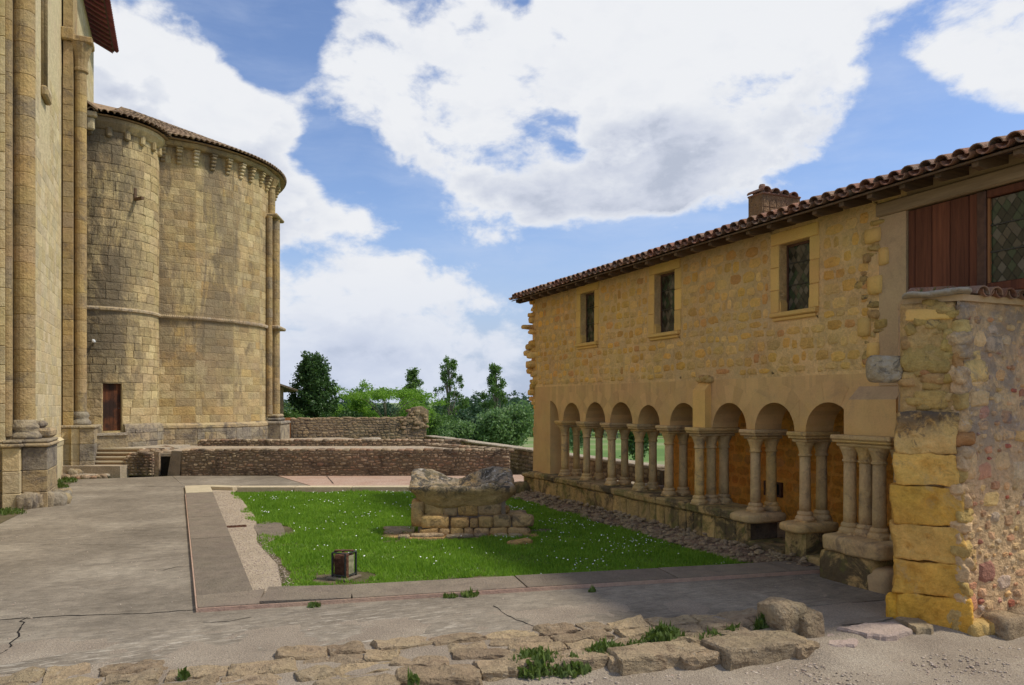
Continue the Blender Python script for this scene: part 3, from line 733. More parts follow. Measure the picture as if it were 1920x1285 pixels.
# ================================================================ LAWN
def lawn():
    rs = np.random.RandomState(11); N = 230000
    # more blades near the camera side
    y = 9.0+13.4*rs.rand(N)**1.15; x = 1.2+6.9*rs.rand(N)
    def nz(x, y, s, o): return np.sin(x*s+o)*np.sin(y*s*1.3+o*2.1)+.6*np.sin(x*s*2.3+y*s*1.7+o*3.3)
    left = 1.38+.10*np.sin(y*1.7)+.05*np.sin(y*5.1)
    near = 10.05-.16*(x-1.28)+.04*np.sin(x*6)
    far = 22.22-.42*(x-1.36)
    right = 7.93+.07*np.sin(y*2.2)
    ok = (x > left) & (y > near) & (y < far) & (x < right)
    # bare patches: by the drain, around the lamp, in front of the sarcophagus
    for (cx, cy, rx, ry) in BARE:
        e = ((x-cx)/rx)**2+((y-cy)/ry)**2+.35*nz(x, y, 6, 1.0)
        ok &= e > 1
    thin = nz(x, y, 2.2, .5)+nz(x, y, 9, 2.)*.5
    edge = np.minimum(np.minimum(x-left, y-near), .5)
    ok &= (rs.rand(N) < .55+.3*thin*.4+edge*1.2)
    x = x[ok]; y = y[ok]; n = len(x); thin = thin[ok]
    h = (.035+.045*rs.rand(n)**1.5)*(1+.6*np.clip(thin, -1, 1)*.6)*(.9+.02*(y-9)); w = (.006+.005*rs.rand(n))*(1+(y-9)*.09)
    a = rs.rand(n)*6.283; l = rs.rand(n)*.05; b = rs.rand(n)*6.283
    z0 = -.07
    v = np.zeros((n, 3, 3)); v[:,0] = np.stack([x-w*np.cos(a), y-w*np.sin(a), np.full(n, z0)], 1); v[:,1] = np.stack([x+w*np.cos(a), y+w*np.sin(a), np.full(n, z0)], 1)
    v[:,2] = np.stack([x+l*np.cos(b), y+l*np.sin(b), z0+h], 1)
    tag(link('lawn_grass', npmesh('lawn_grass', v, 3, M['grass'])), kind='stuff')
    # daisies
    N = 9000; x = 1.5+6.3*rs.rand(N); y = 9.2+12.6*rs.rand(N)
    d = nz(x, y, 1.9, 4.)+.5*nz(x, y, 5, .3)
    prob = np.clip(.16+.35*(d-.35), .03, 1)*np.where(x > 5.3, 1.9, .55+.05*(y-9)); prob = prob*np.where((x > 6) & (y > 10.5), 1.5, 1)
    ok = (rs.rand(N) < prob*.42) & (y > 10.15-.16*(x-1.28)) & (y < 22.2-.42*(x-1.36)) & (x > 1.6) & (x < 7.95)
    for (cx, cy, rx, ry) in BARE: ok &= ((x-cx)/rx)**2+((y-cy)/ry)**2 > 1
    x = x[ok]; y = y[ok]; n = len(x); v = np.zeros((n, 6, 3)); r = (.007+.005*rs.rand(n))*(1+.03*(y-9)); z = -.012+.02*rs.rand(n)
    tx = rs.uniform(-.5,.5,n); ty = rs.uniform(-.6,.1,n)
    for k in range(6):
        c, s = math.cos(k*math.pi/3), math.sin(k*math.pi/3)
        v[:,k] = np.stack([x+r*c, y+r*s, z+r*(c*tx+s*ty*-1)], 1)
    tag(link('daisies', npmesh('daisies', v, 6, M['petal'])), kind='stuff')
lampP = G(648, 1078); SP = Vector((4.04, 13.6, 0)); SD = Vector((math.cos(math.radians(-20)), math.sin(math.radians(-20)), 0)); SN = Vector((-SD.y, SD.x, 0))
BARE = [(lampP.x, lampP.y+.12, .48, .33), (lampP.x+.1, lampP.y-.3, .35, .12), (1.72, 15.3, .33, .75), (5.1, 13.35, 1.75, .30), (3.75, 13.75, .42, .3), (5.3, 10.9, .01, .01), (3.6, 10.05, .6, .14)]
BARE = [b for b in BARE]
lawn()
# concrete patch left in the lawn, drain grate, stray stones
pt = flatpoly('concrete_patch', [g2(474,982), g2(500,974), g2(530,977), g2(533,998), g2(505,1012), g2(484,1002)], -.08, -.03, M['kerb'], None, (0,0), 5)
tag(pt, 'broken concrete patch at the left edge of the lawn', 'patch')
dg = tag(empty('drain_grate', tuple(G(441, 985))), 'small dark iron drain grate in the gravel strip left of the lawn', 'drain')
MB().box((-.20, -.05, -.06), (.20, .05, -.030)).build('pit', M['dark'], dg)  # near-black block painted as the shade down the drain
for i in range(6): MB().box((-.20+i*.075, -.05, -.03), (-.185+i*.075, .05, -.012)).build('bar', M['rust'], dg)
MB().box((-.21, .05, -.05), (.21, .065, -.010)).build('rim', M['rust'], dg); MB().box((-.21, -.065, -.05), (.21, -.05, -.010)).build('rim', M['rust'], dg)
p = G(975, 1014); o = tag(link('flat_stone', rock_mesh('flat_stone', M['sarcbase'], .45, .2, .12, seed=40, n=3, p=4, amp=.03)), 'small dark flat stone half sunk in the grass right of the sarcophagus', 'stone'); o.location = (p.x, p.y, -.10)

# ================================================================ FLOODLIGHT IN ITS CAGE
fl = tag(empty('floodlight', (lampP.x, lampP.y+.10, -.07), math.radians(40)), 'caged rusty garden floodlight standing in the grass near the kerb', 'floodlight')
s = .115; H = .37
MB().bbox((-.18, -.17, 0), (.18, .17, .035), .008).build('base_plate', M['kerb'], fl)
for (x, y) in ((-s,-s),(s,-s),(s,s),(-s,s)):
    MB().bbox((x-.012, y-.012, .035), (x+.012, y+.012, H), .003).build('corner_post', M['iron'], fl)
for z in (H, .06):
    for (a, b) in (((-s,-s),(s,-s)),((s,-s),(s,s)),((s,s),(-s,s)),((-s,s),(-s,-s))):
        MB().tube([(a[0], a[1], z), (b[0], b[1], z)], .010, 6).build('rail', M['iron'], fl)
MB().bbox((-.098, -.098, .05), (.098, .098, .345), .01).build('lamp_body', M['rust'], fl)
m = MB()
for i in range(13):
    q = -.096+i*.016
    for sgn in (1, -1):
        m.tube([(-.112, q, .06), (-.112, max(-.10, min(.10, q+sgn*.08)), .34)], .0025, 3, False)
m.build('mesh_guard', M['rust'], fl)
MB().bbox((-.08, -.112, .07), (.08, -.101, .33), .004).build('lamp_glass', M['pane_f'], fl)
MB().bbox((-s-.004, -s-.02, .03), (-s+.05, -s, H), .004).build('front_bar', M['rust'], fl)
MB().bbox((-.03, -s-.02, H+.012), (.03, s+.02, H+.03), .004, Matrix.Rotation(.5, 4, 'Z')).build('top_strap', M['rust'], fl)

# ================================================================ SARCOPHAGUS
sg = tag(empty('stone_sarcophagus', (SP.x, SP.y, -.07), math.radians(-20)), 'weathered stone trough with a sagging rim, black and white lichen, on the lawn', 'sarcophagus')
random.seed(5)
def sarcophagus():
    n, mU = 56, 40; vs = []; fs = []
    L0, L1 = -.20, 1.78; D0, D1 = 0.0, .95
    zt = 1.10
    # section rows: underside/outer wall then top rim then cavity
    prof = [(0, .74), (.12, .82), (.4, .92), (.8, .99), (1.0, 1.0)]
    def outer(a, t):      # a: angle round outline, t: 0 bottom..1 top
        ca, sa = math.cos(a), math.sin(a); p = 7
        r = (abs(ca)**p+abs(sa)**p)**(-1/p)
        x = ca*r; y = sa*r
        sx = .74+.26*min(1, t*1.5)**.8 if x > 0 else .76+.24*min(1, t*1.1)**1.2; sy = .72+.28*min(1, t*1.3)
        cx = (L0+L1)/2; cy = (D0+D1)/2
        return Vector((cx+x*sx*(L1-L0)/2, cy+y*sy*(D1-D0)/2, 0))
    def topz(x, y):
        u = (x-L0)/(L1-L0)
        sag = (.19 if y > .45 else .02)*math.exp(-((u-.45)/.2)**2)+(.06*math.exp(-((u-.62)/.06)**2) if y < .45 else 0)
        hump = .03*math.exp(-((u-.78)/.13)**2)-(.06*math.exp(-((u-.0)/.12)**2) if y < .3 else 0)
        k_ = max(0, min(1, (y-.15)/.7)); front = -.10*(1-k_)+.13*k_
        return zt-sag-.06+hump+front
    ring = 64
    rows = []
    for (t) in (0, .12, .25, .38, .5, .62, .74, .86, .95, 1.0):
        row = []
        for k in range(ring):
            a = 2*math.pi*k/ring; o = outer(a, t)
            zb = .53; z = zb+(topz(o.x, o.y)-zb)*t
            if t > .9: o = o.lerp(Vector((.79, .475, 0)), (t-.9)*.35)
            row.append(Vector((o.x, o.y, z)))
        rows.append(row)
    for sc, dz in ((.90, .008), (.80, -.01), (.70, -.05), (.58, -.11), (.42, -.15), (.22, -.17)):
        row = []
        for k in range(ring):
            a = 2*math.pi*k/ring; o = outer(a, 1.0); c = Vector((.79, .475, 0)); q = c+(o-c)*sc
            base = topz(o.x, o.y)
            if sc < .78: base = base*(sc/.9)+(1-sc/.9)*(zt-.08)
            row.append(Vector((q.x, q.y, base+dz)))
        rows.append(row)
    for row in rows:
        for v in row:
            nz = noise.noise_vector(v*2.2)*.035+noise.noise_vector(v*7)*.024+noise.noise_vector(v*16)*.006
            vs.append(v+nz)
    R = len(rows)
    for i in range(R-1):
        for k in range(ring): fs.append((i*ring+k, i*ring+(k+1) % ring, (i+1)*ring+(k+1) % ring, (i+1)*ring+k))
    vs.append(Vector((.79, .475, zt-.08-.18))); c = len(vs)-1
    for k in range(ring): fs.append(((R-1)*ring+k, (R-1)*ring+(k+1) % ring, c))
    fs.append(tuple(range(ring))[::-1])
    mb = MB(); mb.v = vs; mb.f = fs; return mb
sarcophagus().build('trough', M['sarc'], sg, smooth=True)
# masonry base: neck course then two courses, wider to the right
MB().box((-.02, .06, .0), (2.0, .84, .30)).build('base_core', M['lowmortar'], sg)
def bs(x, y, z, w, d, h, p=8, amp=.018, mat='sarcbase'):
    global k; k += 1
    o = link('base_stone', rock_mesh('base_stone', M[mat], w, d, h, seed=k, n=3, p=p, amp=amp, fs=4), sg); o.location = (x+w/2, y+d/2, z)
    o.rotation_euler = (0, 0, random.uniform(-.03,.03))
x = .0
for w in (.38, .20, .26, .18, .30, .34, .44): bs(x, -.02, -.02, w*.98, .22, .18, p=5, amp=.03); x += w*.98
x = .03
for w, h in ((.54, .24), (.36, .19), (.16, .17), (.28, .20), (.34, .23), (.42, .23)): bs(x, .0, .155, w*.98, .24, h); x += w
x = .22
x = .08
for w in (.36, .26, .38, .44): bs(x, .13, .36, w*1.03, .25, .24, p=10, amp=.022); x += w
for (y, w) in ((.2, .3), (.5, .36)): bs(-.03, y, .0, .22, w, .20)
bs(-.16, .02, .17, .24, .8, .48, amp=.02); bs(1.6, .25, .12, .44, .6, .26); bs(1.2, .45, .35, .5, .4, .12)
MB().box((.1, .15, .28), (1.6, .80, .66)).build('base_core', M['lowmortar'], sg)
flatpoly('footing_slab', [(-.72, .1), (-.3, -.22), (1.0, -.20), (2.2, -.16), (2.25, .2), (.2, .3), (-.3, .9)], -.06, .03, M['sarcbase'], sg, (0,0), 8)
flatpoly('footing_slab', [(-.75, .95), (-.6, .5), (-.1, .35), (-.1, 1.0)], -.06, .055, M['fstone'], sg, (0,0), 9)
for i in range(9):
    o = link('base_stone', rock_mesh('base_stone', M['fstone'], random.uniform(.2,.4), random.uniform(.12,.2), .09, seed=200+i, n=2, p=4, amp=.02), sg)
    o.location = (-.5+i*.28+random.uniform(-.05,.05), -.14+random.uniform(-.06,.06)+(.45 if i < 1 else 0), .0)
# ---------------------------------------------------------------- world-placed things: children keep world coordinates
WR = {}
def thing(name, loc, label, cat, group=None):
    o = tag(empty(name, loc), label, cat, group); WR[o.name] = Vector(loc); return o
_link0 = link
def link(name, me, parent=None, mat=None, M=None, smooth=False):
    o = _link0(name, me, parent, mat)
    if parent is not None and parent.name in WR: o.matrix_parent_inverse = Matrix.Translation(-WR[parent.name])
    if M is not None: o.matrix_basis = M
    return o
def box(name, a, b, mat, par, c=.0):
    m = MB(); (m.bbox(a, b, c) if c else m.box(a, b)); return m.build(name, M[mat] if isinstance(mat, str) else mat, par)
def put(name, par, mat, loc, w, d, h, seed, rot=0, n=3, p=5, amp=.03, fs=4, tilt=(0, 0)):
    o = link(name, rock_mesh(name, M[mat], w, d, h, seed=seed, n=n, p=p, amp=amp, fs=fs), par)
    o.matrix_basis = Matrix.Translation(loc) @ Matrix.Rotation(rot, 4, 'Z') @ Matrix.Rotation(tilt[0], 4, 'X') @ Matrix.Rotation(tilt[1], 4, 'Y'); return o
random.seed(33)
XF, XB = 8.6, 9.15
# ================================================================ CLOISTER BUILDING
cl = thing('cloister_building', (XF, 13, 0), 'long two storey ochre stone building with round arched arcade under a tiled roof', 'building')
opens = [(16.68,15.81),(15.56,14.66),(14.46,13.56),(13.36,12.58),(12.25,11.38),(10.96,10.09),(9.89,9.01),(8.79,7.90)]
SPR, ABZ, BT = 1.96, 1.80, 2.80
YE = 18.45
def yprism(mb, pts, x0=XF, x1=XB):
    n = len(pts); vs = [(x0, y, z) for y, z in pts]+[(x1, y, z) for y, z in pts]
    mb.add(vs, [tuple(range(n)), tuple(range(n, 2*n))[::-1]]+[(i, (i+1) % n, n+(i+1) % n, n+i) for i in range(n)])
band = MB(); edge = 18.25
# half arch at the far end: apex against the end pier
def arch(mb, ya, yb, half=False):
    if half: cy = ya; r = ya-yb; a_ = [math.pi/2*(k/8) for k in range(9)]; pts = [(cy-r*math.sin(t), SPR+.0+r*math.cos(t)) for t in a_]
    else:
        cy = (ya+yb)/2; r = (ya-yb)/2; pts = [(cy+r*math.cos(math.pi*k/16), SPR+r*math.sin(math.pi*k/16)) for k in range(17)]
    for p, q in zip(pts[:-1], pts[1:]): yprism(mb, [p, (p[0], BT), (q[0], BT), q])
yprism(band, [(17.40, .5), (17.40, BT), (YE-.12, BT), (YE-.02, .5)])
arch(band, 17.40, 16.92, True); prev = 16.92
for ya, yb in opens:
    yprism(band, [(prev, SPR), (prev, BT), (ya, BT), (ya, SPR)]); arch(band, ya, yb); prev = yb
yprism(band, [(prev, SPR), (prev, BT), (7.05, BT), (7.05, SPR)])
bobj = band.build('arcade_wall', M['plaster'], cl)
# voussoirs of the arches: thin dressed stones 6 mm proud
for i, (ya, yb) in enumerate(opens):
    cy = (ya+yb)/2; r = (ya-yb)/2; nv = 9
    for k in range(nv):
        a0 = math.pi*(k+.02)/nv; a1 = math.pi*(k+.98)/nv; R1 = r+.0; R2 = r+.30
        if i in (0, 1, 2, 3): R2 = r+.26
        pts = [(cy+R1*math.cos(a0), SPR+R1*math.sin(a0)), (cy+R2*math.cos(a0), SPR+R2*math.sin(a0)), (cy+R2*math.cos((a0+a1)/2), SPR+R2*math.sin((a0+a1)/2)), (cy+R2*math.cos(a1), SPR+R2*math.sin(a1)), (cy+R1*math.cos(a1), SPR+R1*math.sin(a1)), (cy+R1*math.cos((a0+a1)/2), SPR+R1*math.sin((a0+a1)/2))]
        lim = (opens[i-1][1] if i else 16.92); hi = (ya+lim)/2; lo = (yb+(opens[i+1][0] if i < 7 else 7.5))/2
        pts = [(max(lo+.004, min(hi-.004, y)), z) for y, z in pts]
        m = MB(); yprism(m, pts, XF-random.uniform(.001, .005), XF+.02); m.build('voussoir', M['plaster'], bobj)
# upper wall round the windows
wins = [(15.79, 15.13, 3.77, 4.93, 0), (12.76, 12.08, 3.75, 4.92, 1), (9.33, 8.70, 3.80, 4.86, 2)]
up = MB(); ZT = 5.205; pr = YE
for (y1, y0, z0, z1, _) in wins:
    up.box((XF, y1, BT), (XB, pr, ZT)); up.box((XF, y0, BT), (XB, y1, z0)); up.box((XF, y0, z1), (XB, y1, ZT)); pr = y0
up.box((XF, 7.05, BT), (XB, pr, ZT))
uobj = up.build('upper_wall', M['mortar'], cl)
FW = Plane((XF, 0, 0), (0, 1, 0), (-1, 0, 0))
ex = [(y0-.24, y1+.24, z0-.16, z1+.20) for (y1, y0, z0, z1, _) in wins]+[(10.9, 11.42, 2.6, 2.95)]
pr_ = pool('rubble', .014, M['rubble'], 30)
cellsU = courses(7.62, 18.30, BT+.04, 5.0, .185, .25, .03, ex, .28, .45, .16)
cellsU = [c for c in cellsU if random.random() < (.97 if c[1] > 3.0 else .7)]
# ragged broken end (far) and broken bond beside the grey plaster
for i in range(34):
    z = 2.35+i*.08; put('end_stone', uobj, 'rubble', (XF+.12+random.uniform(-.16,.10), YE-.02+random.uniform(-.12,.14), z), random.uniform(.2,.4), random.uniform(.18,.42), random.uniform(.10,.19), 300+i, n=2, p=5, amp=.03)
for i in range(8):
    z = 1.5+i*.12; put('end_stone', uobj, 'rubble', (XF+.2, YE-.08+random.uniform(-.05,.05), z), .4, random.uniform(.1,.22), .13, 350+i, n=2, p=5, amp=.03)
for i in range(30):
    z = 2.75+i*.07; wgl = .10*math.sin(z*5)
    put('broken_stone', uobj, 'rubble_y', (XF+.07+random.uniform(-.03,.02), 7.62+wgl+random.uniform(-.10,.10), z), random.uniform(.10,.18), random.uniform(.12,.28), random.uniform(.07,.15), 400+i, n=2, p=4, amp=.03)
for (y, z, w, h) in ((7.55, 4.55, .26, .20), (7.38, 4.22, .16, .24), (7.52, 3.85, .24, .26), (7.55, 3.0, .2, .22), (7.70, 3.3, .2, .25)):
    put('quoin', uobj, 'quoin', (XF+.03, y, z), .16, w, h, int(z*90), n=2, p=9, amp=.012)
pass
# grey plaster pier face and lower corbelled springer at the near end
m = MB(); m.box((XF-.018, 7.046, 2.625), (XF+.3, 7.46, 4.87)); m.build('plaster_strip', M['greyplaster'], cl)
m = MB(); yprism(m, [(7.88, SPR), (7.88, 2.38), (7.80, 2.44), (7.044, 2.44), (7.044, SPR)], XF-.20, XF+.0-.003); m.build('springer_block', M['plaster'], cl)
m = MB(); m.add([(XF-.20, 7.80, 2.44), (XF-.20, 7.05, 2.44), (XF-.003, 7.05, 2.62), (XF-.003, 7.80, 2.62), (XF-.003, 7.05, 2.44), (XF-.003, 7.8, 2.44)], [(0,1,2,3), (0,3,5), (1,4,2), (0,5,4,1), (2,4,5,3)]); m.build('weathered_top', M['greyplaster'], cl)
# small pilaster over the sixth capital
m = MB(); yprism(m, [(11.35, SPR), (11.35, 2.62), (11.0, 2.62), (11.0, SPR)], XF-.14, XF-.003); m.build('pilaster', M['quoin'], cl)
m = MB(); m.add([(XF-.14, 11.35, 2.62), (XF-.14, 11.0, 2.62), (XF-.003, 11.02, 2.76), (XF-.003, 11.33, 2.76), (XF-.003, 11.0, 2.62), (XF-.003, 11.35, 2.62)], [(0,1,2,3), (0,3,5), (1,4,2), (0,5,4,1), (2,4,5,3)]); m.build('pilaster_cap', M['quoin'], cl)
for i in range(5): put('broken_stone', uobj, 'rubble_y', (XF-.01, 11.0+i*.08, 2.76+.03*(i % 2)), .12, .14, .1, 480+i, n=2, p=4)
# windows with stone surrounds, wooden frames and leaded diamonds
def leaded(par, X, y0, y1, z0, z1, d, bars, objs=True):
    """diamond quarries in the plane x=X, seen from -x"""
    w = y1-y0; h = z1-z0; hw, hh = d, d*1.35; i = 0; cols = int(w/hw)+2; rows = int(h/hh)+2
    lead = MB(); gl = MB()
    gpar = par
    def clip(poly):
        for ax, lim, sg_ in ((0, y0, 1), (0, y1, -1), (1, z0, 1), (1, z1, -1)):
            out = []
            for a, b in zip(poly, poly[1:]+poly[:1]):
                ia = (a[ax]-lim)*sg_ >= 0; ib = (b[ax]-lim)*sg_ >= 0
                if ia: out.append(a)
                if ia != ib:
                    t = (lim-a[ax])/(b[ax]-a[ax]); out.append((a[0]+(b[0]-a[0])*t, a[1]+(b[1]-a[1])*t))
            poly = out
            if len(poly) < 3: return None
        return poly
    for r in range(-1, rows*2+1):
        for c in range(-1, cols+1):
            cy = y0+(c+(.5 if r % 2 else 0))*hw; cz = z0+r*hh/2
            pl = clip([(cy-hw/2+.003, cz), (cy, cz-hh/2+.004), (cy+hw/2-.003, cz), (cy, cz+hh/2-.004)])
            if not pl: continue
            ar = abs(sum(a[0]*b[1]-b[0]*a[1] for a, b in zip(pl, pl[1:]+pl[:1])))/2
            if ar < 1e-4: continue
            tx, tz = random.uniform(-.05,.05), random.uniform(-.05,.05)
            vs = [(X+(p[0]-cy)*tx+(p[1]-cz)*tz, p[0], p[1]) for p in pl]
            if objs and ar > .002: MB().add(vs, [tuple(range(len(vs)))[::-1]]).build('pane', M['glass'], gpar)
            else: gl.add(vs, [tuple(range(len(vs)))[::-1]])
    if gl.v: gl.build('small_panes', M['glass'], gpar)['kind'] = 'stuff'
    lead.box((X+.012, y0, z0), (X+.02, y1, z1)); lead.build('lead_net', M['lead'], par)
    for bz in bars: MB().box((X-.014, y0, bz-.008), (X-.006, y1, bz+.008)).build('saddle_bar', M['lead'], par)
for (y1, y0, z0, z1, wi) in wins:
    w = MB(); 
    wp = MB().box((XF+.14, y0, z0), (XF+.18, y0+.03, z1)).box((XF+.14, y1-.03, z0), (XF+.18, y1, z1)).box((XF+.14, y0+.03, z0), (XF+.18, y1-.03, z0+.03)).box((XF+.14, y0+.03, z1-.04), (XF+.18, y1-.03, z1)).build('window', M['frame'], cl)
    leaded(wp, XF+.16, y0+.03, y1-.03, z0+.03, z1-.04, .105, (z0+.4*(z1-z0), z0+.72*(z1-z0)), wi == 2)
    MB().box((XF+.21, y0+.01, z0+.01), (XF+.24, y1-.01, z1-.01)).build('room_shade_panel', M['dark'], wp)  # dark panel painted as the unlit room behind the panes
    # surround
    hj = (z1-z0)/3; js = .19
    for k in range(3):
        for sgn, ye in ((1, y1), (-1, y0)):
            q = js*random.uniform(.8, 1.15); a, b = (ye, ye+q) if sgn > 0 else (ye-q, ye)
            MB().bbox((XF-.022+.003*k, a+.001, z0+k*hj+.004), (XF+.08, b, z0+(k+1)*hj-.004), .008).build('jamb_stone', M['quoin'], wp)
    MB().bbox((XF-.024, y0-.17, z1+.004), (XF+.08, y1+.17, z1+.19), .008).build('lintel', M['quoin'], wp)
    MB().bbox((XF-.085, y0-.17, z0-.075), (XF+.13, y1+.15, z0-.002), .015).bbox((XF-.045, y0-.13, z0-.13), (XF+.05, y1+.12, z0-.076), .012).build('sill', M['quoin'], wp)
    for ya, yb in ((y1-.004, y1-.03), (y0+.004, y0+.03)):   # small splayed feet of the reveal
        m = MB(); m.add([(XF+.0, ya, z0), (XF+.0, yb, z0), (XF+.0, yb, z0+.14), (XF+.0, ya, z0+.20), (XF+.13, ya, z0), (XF+.13, yb, z0), (XF+.13, yb, z0+.14), (XF+.13, ya, z0+.20)], [(0,1,2,3), (4,7,6,5), (1,5,6,2), (0,3,7,4), (3,2,6,7)]); m.build('reveal_foot', M['quoin'], wp)
# columns
cprof_b = [(.105, .0), (.128, .0), (.132, .035), (.118, .06), (.100, .075), (.108, .10), (.098, .125), (.080, .14)]
def column(x, y, zb, zt, r=.086, par=cl):
    R = random.uniform(.96, 1.03)*r; H = zt-zb
    sh = MB().lathe([(R*1.02, zb+.13), (R*1.02, zb+.3), (R*.97, zb+H*.5), (R*.95, zt-.215)], (x, y), 18).build('column', M['column'], par, smooth=True)
    MB().bbox((x-.125, y-.125, zb-.02), (x+.125, y+.125, zb+.03), .02).lathe([(a*r/.078, zb+.02+b) for a, b in cprof_b], (x, y), 18).build('base', M['column'], sh, smooth=False)
    m = MB().lathe([(R*1.0, zt-.22), (R*1.16, zt-.21), (R*1.18, zt-.19), (R*1.02, zt-.178), (R*1.05, zt-.14), (R*1.35, zt-.06), (R*1.55, zt-.03), (R*1.6, zt)], (x, y), 16).build('capital', M['column'], sh)
def abacus(y0, y1, x0, x1):
    m = MB(); m.bbox((x0+.06, y0+.045, ABZ), (x1-.06, y1-.045, ABZ+.055), .02); m.bbox((x0+.02, y0+.012, ABZ+.056), (x1-.02, y1-.012, ABZ+.095), .012); m.bbox((x0, y0, ABZ+.096), (x1, y1, ABZ+.158), .014)
    return m.build('abacus', M['column'], cl)
cys = [(16.92+16.68)/2]+[(a[1]+b[0])/2 for a, b in zip(opens[:-1], opens[1:])]
for i, cy in enumerate(cys):
    z0 = .60 if i < 6 else .60
    abacus(cy-.20, cy+.20, XF-.09-(.22 if i == 5 else 0), XB+.06)
    if i == 5:
        for x in (XF-.13, XF+.13, XB-.14): column(x, cy, z0, ABZ+.003)
    else:
        for x in (XF+.10, XB-.12): column(x, cy, z0, ABZ+.003)
abacus(7.02, 8.0, XF-.34, XB+.06)
for (x, y) in ((XF-.14, 7.83), (XF-.10, 7.60), (XF-.16, 7.33), (XF-.02, 7.12), (XB-.2, 7.8), (XB-.2, 7.4)): column(x, y, .60, ABZ+.003, .088)
# plinth
pl = MB().box((8.43, 9.98, -.2), (XB, 18.35, .45)).build('arcade_plinth', M['lowmortar'], cl)
PF = Plane((8.43, 0, 0), (0, 1, 0), (-1, 0, 0))
cellsP = courses(9.86, 18.6, -.06, .46, .5, .34, .02, (), .08, .4, .02)
ys_ = 18.35
m = MB(); y = 18.3
while y > 10.25:
    L = random.uniform(.55, 1.1); y2 = max(y-L, 10.2); MB().bbox((8.36+random.uniform(-.02,.02), y2+.006, .452), (XB+.05, y-.006, .60), .035).build('coping_stone', M['plinth'], pl); y = y2
put('coping_stone', pl, 'column', (8.76, 10.0, .44), .86, .62, .17, 77, n=8, p=4, amp=.012)
# separate pads under the last two groups
bl = MB().box((8.50, 8.68, -.2), (9.1, 9.10, .46)).build('pad_block', M['plinth'], cl); put('round_pad', cl, 'column', (8.78, 8.90, .44), .88, .52, .17, 78, n=8, p=4, amp=.012)
put('pad_block', cl, 'plinth', (8.57, 7.58, -.2), .98, .92, .60, 79, n=8, p=14, amp=.015); put('round_pad', cl, 'column', (8.55, 7.50, .38), .98, 1.02, .23, 80, n=8, p=9, amp=.015)
put('pad_block', cl, 'greyplaster', (8.3, 7.12, -.2), .42, .36, .5, 81, n=4, p=5, amp=.02)
# step slabs between the pads
for (y0, y1, z) in ((9.13, 9.92, .17), (8.15, 8.66, .16)): MB().bbox((8.42, y0, -.15), (9.2, y1, z), .03).build('step_slab', M['plinth'], cl)
# fallen stub at the far foot
for i in range(9): put('foot_stone', pl, 'plinth', (8.30+random.uniform(-.15,.1), 18.35+i*.09, -.1), .5, .35, .42-.03*i, 90+i, n=3, p=5, amp=.04)
for i in range(5): put('foot_stone', pl, 'plinth', (8.62, 18.0+i*.12, .45), .6, .3, .14-.012*i, 110+i, n=3, p=5, amp=.03)
# gallery inside: orange back wall with an end pier, floor, ceiling, upper rear wall
MB().box((8.9, 6.4, -.2), (15, 19.0, .012)).build('gallery_floor', M['coping'], cl)
gwall = MB().box((11.2, 4.5, 0), (11.7, 15.9, 2.72)).build('inner_wall', M['orange'], cl)
IW = Plane((11.2, 0, 0), (0, 1, 0), (-1, 0, 0))
cellsI = courses(5, 15.5, .1, 2.6, .24, .34, .03, [(12.0, 12.6, .45, .8)], .2, .4, .08)
m = MB().box((11.14, 12.05, .48), (11.25, 12.55, .52)).box((11.14, 12.05, .74), (11.25, 12.55, .78)).box((11.14, 12.05, .52), (11.25, 12.10, .74)).box((11.14, 12.50, .52), (11.25, 12.55, .74)).build('vent_frame', M['frame'], gwall)
MB().box((11.17, 12.10, .52), (11.19, 12.50, .74)).build('vent_grille', M['dark'], gwall)
MB().box((11.15, 8.9, .2), (11.22, 9.25, .75)).build('vent_grille', M['dark'], gwall)
MB().box((XB+.003, 6.4, 2.72), (11.7, YE-.1, 2.82)).build('ceiling', M['rafter'], cl)
MB().box((11.2, 4.98, 2.822), (11.6, YE-.1, 5.3)).box((XB+.002, YE-.5, 2.822), (11.198, YE-.12, 5.2)).build('rear_wall', M['mortar'], cl)
# near end: wooden clad upper storey
wx = 8.612
z_b, z_t = 2.93, 4.86
edges = [7.046, 6.97, 6.81, 6.56, 6.31, 6.19]
yy = 7.046; pe = [7.04, 6.94, 6.70, 6.455, 6.21, 6.10]
for a, b in zip(pe[:-1], pe[1:]): MB().bbox((wx, b+.004, z_b if b > 6.3 else 3.60), (wx+.04, a-.004, z_t), .006).build('plank', M['redwood'], cl)
MB().box((wx+.085, 4.98, 3.60), (wx+.11, 7.04, z_t+.2)).build('backing', M['dark'], cl)
MB().bbox((wx-.03, 5.985, 3.66), (wx+.08, 6.095, z_t), .01).build('window_post', M['frame'], cl)
MB().bbox((wx-.02, 4.98, 3.66), (wx+.08, 5.98, 3.78), .01).build('window_rail', M['redwood'], cl)
MB().bbox((wx-.02, 4.98, 4.77), (wx+.08, 5.98, z_t), .01).build('window_rail', M['redwood'], cl)
bw = MB().box((wx, 5.955, 3.785), (wx+.05, 5.98, 4.765)).box((wx, 5.1, 3.785), (wx+.05, 5.14, 4.765)).build('window', M['gate'], cl)
leaded(bw, wx+.03, 5.14, 5.955, 3.79, 4.76, .115, (4.14, 4.45))
MB().box((wx, 6.32, 2.6), (wx+.04, 6.33, 2.93)).build('panel', M['redwood'], cl)
MB().box((wx+.0, 4.98, 3.785), (wx+.04, 5.095, 4.765)).build('panel', M['redwood'], cl)
MB().box((XF+.04, 6.40, 2.2), (XB, 7.04, 2.94)).build('lower_wall', M['plaster'], cl)
MB().bbox((XF-.05, 4.98, 4.875), (XF+.16, 7.50, 5.055), .02).box((XF, 4.98, 5.057), (XF+.16, 7.04, 5.20)).build('wall_beam', M['beam'], cl)
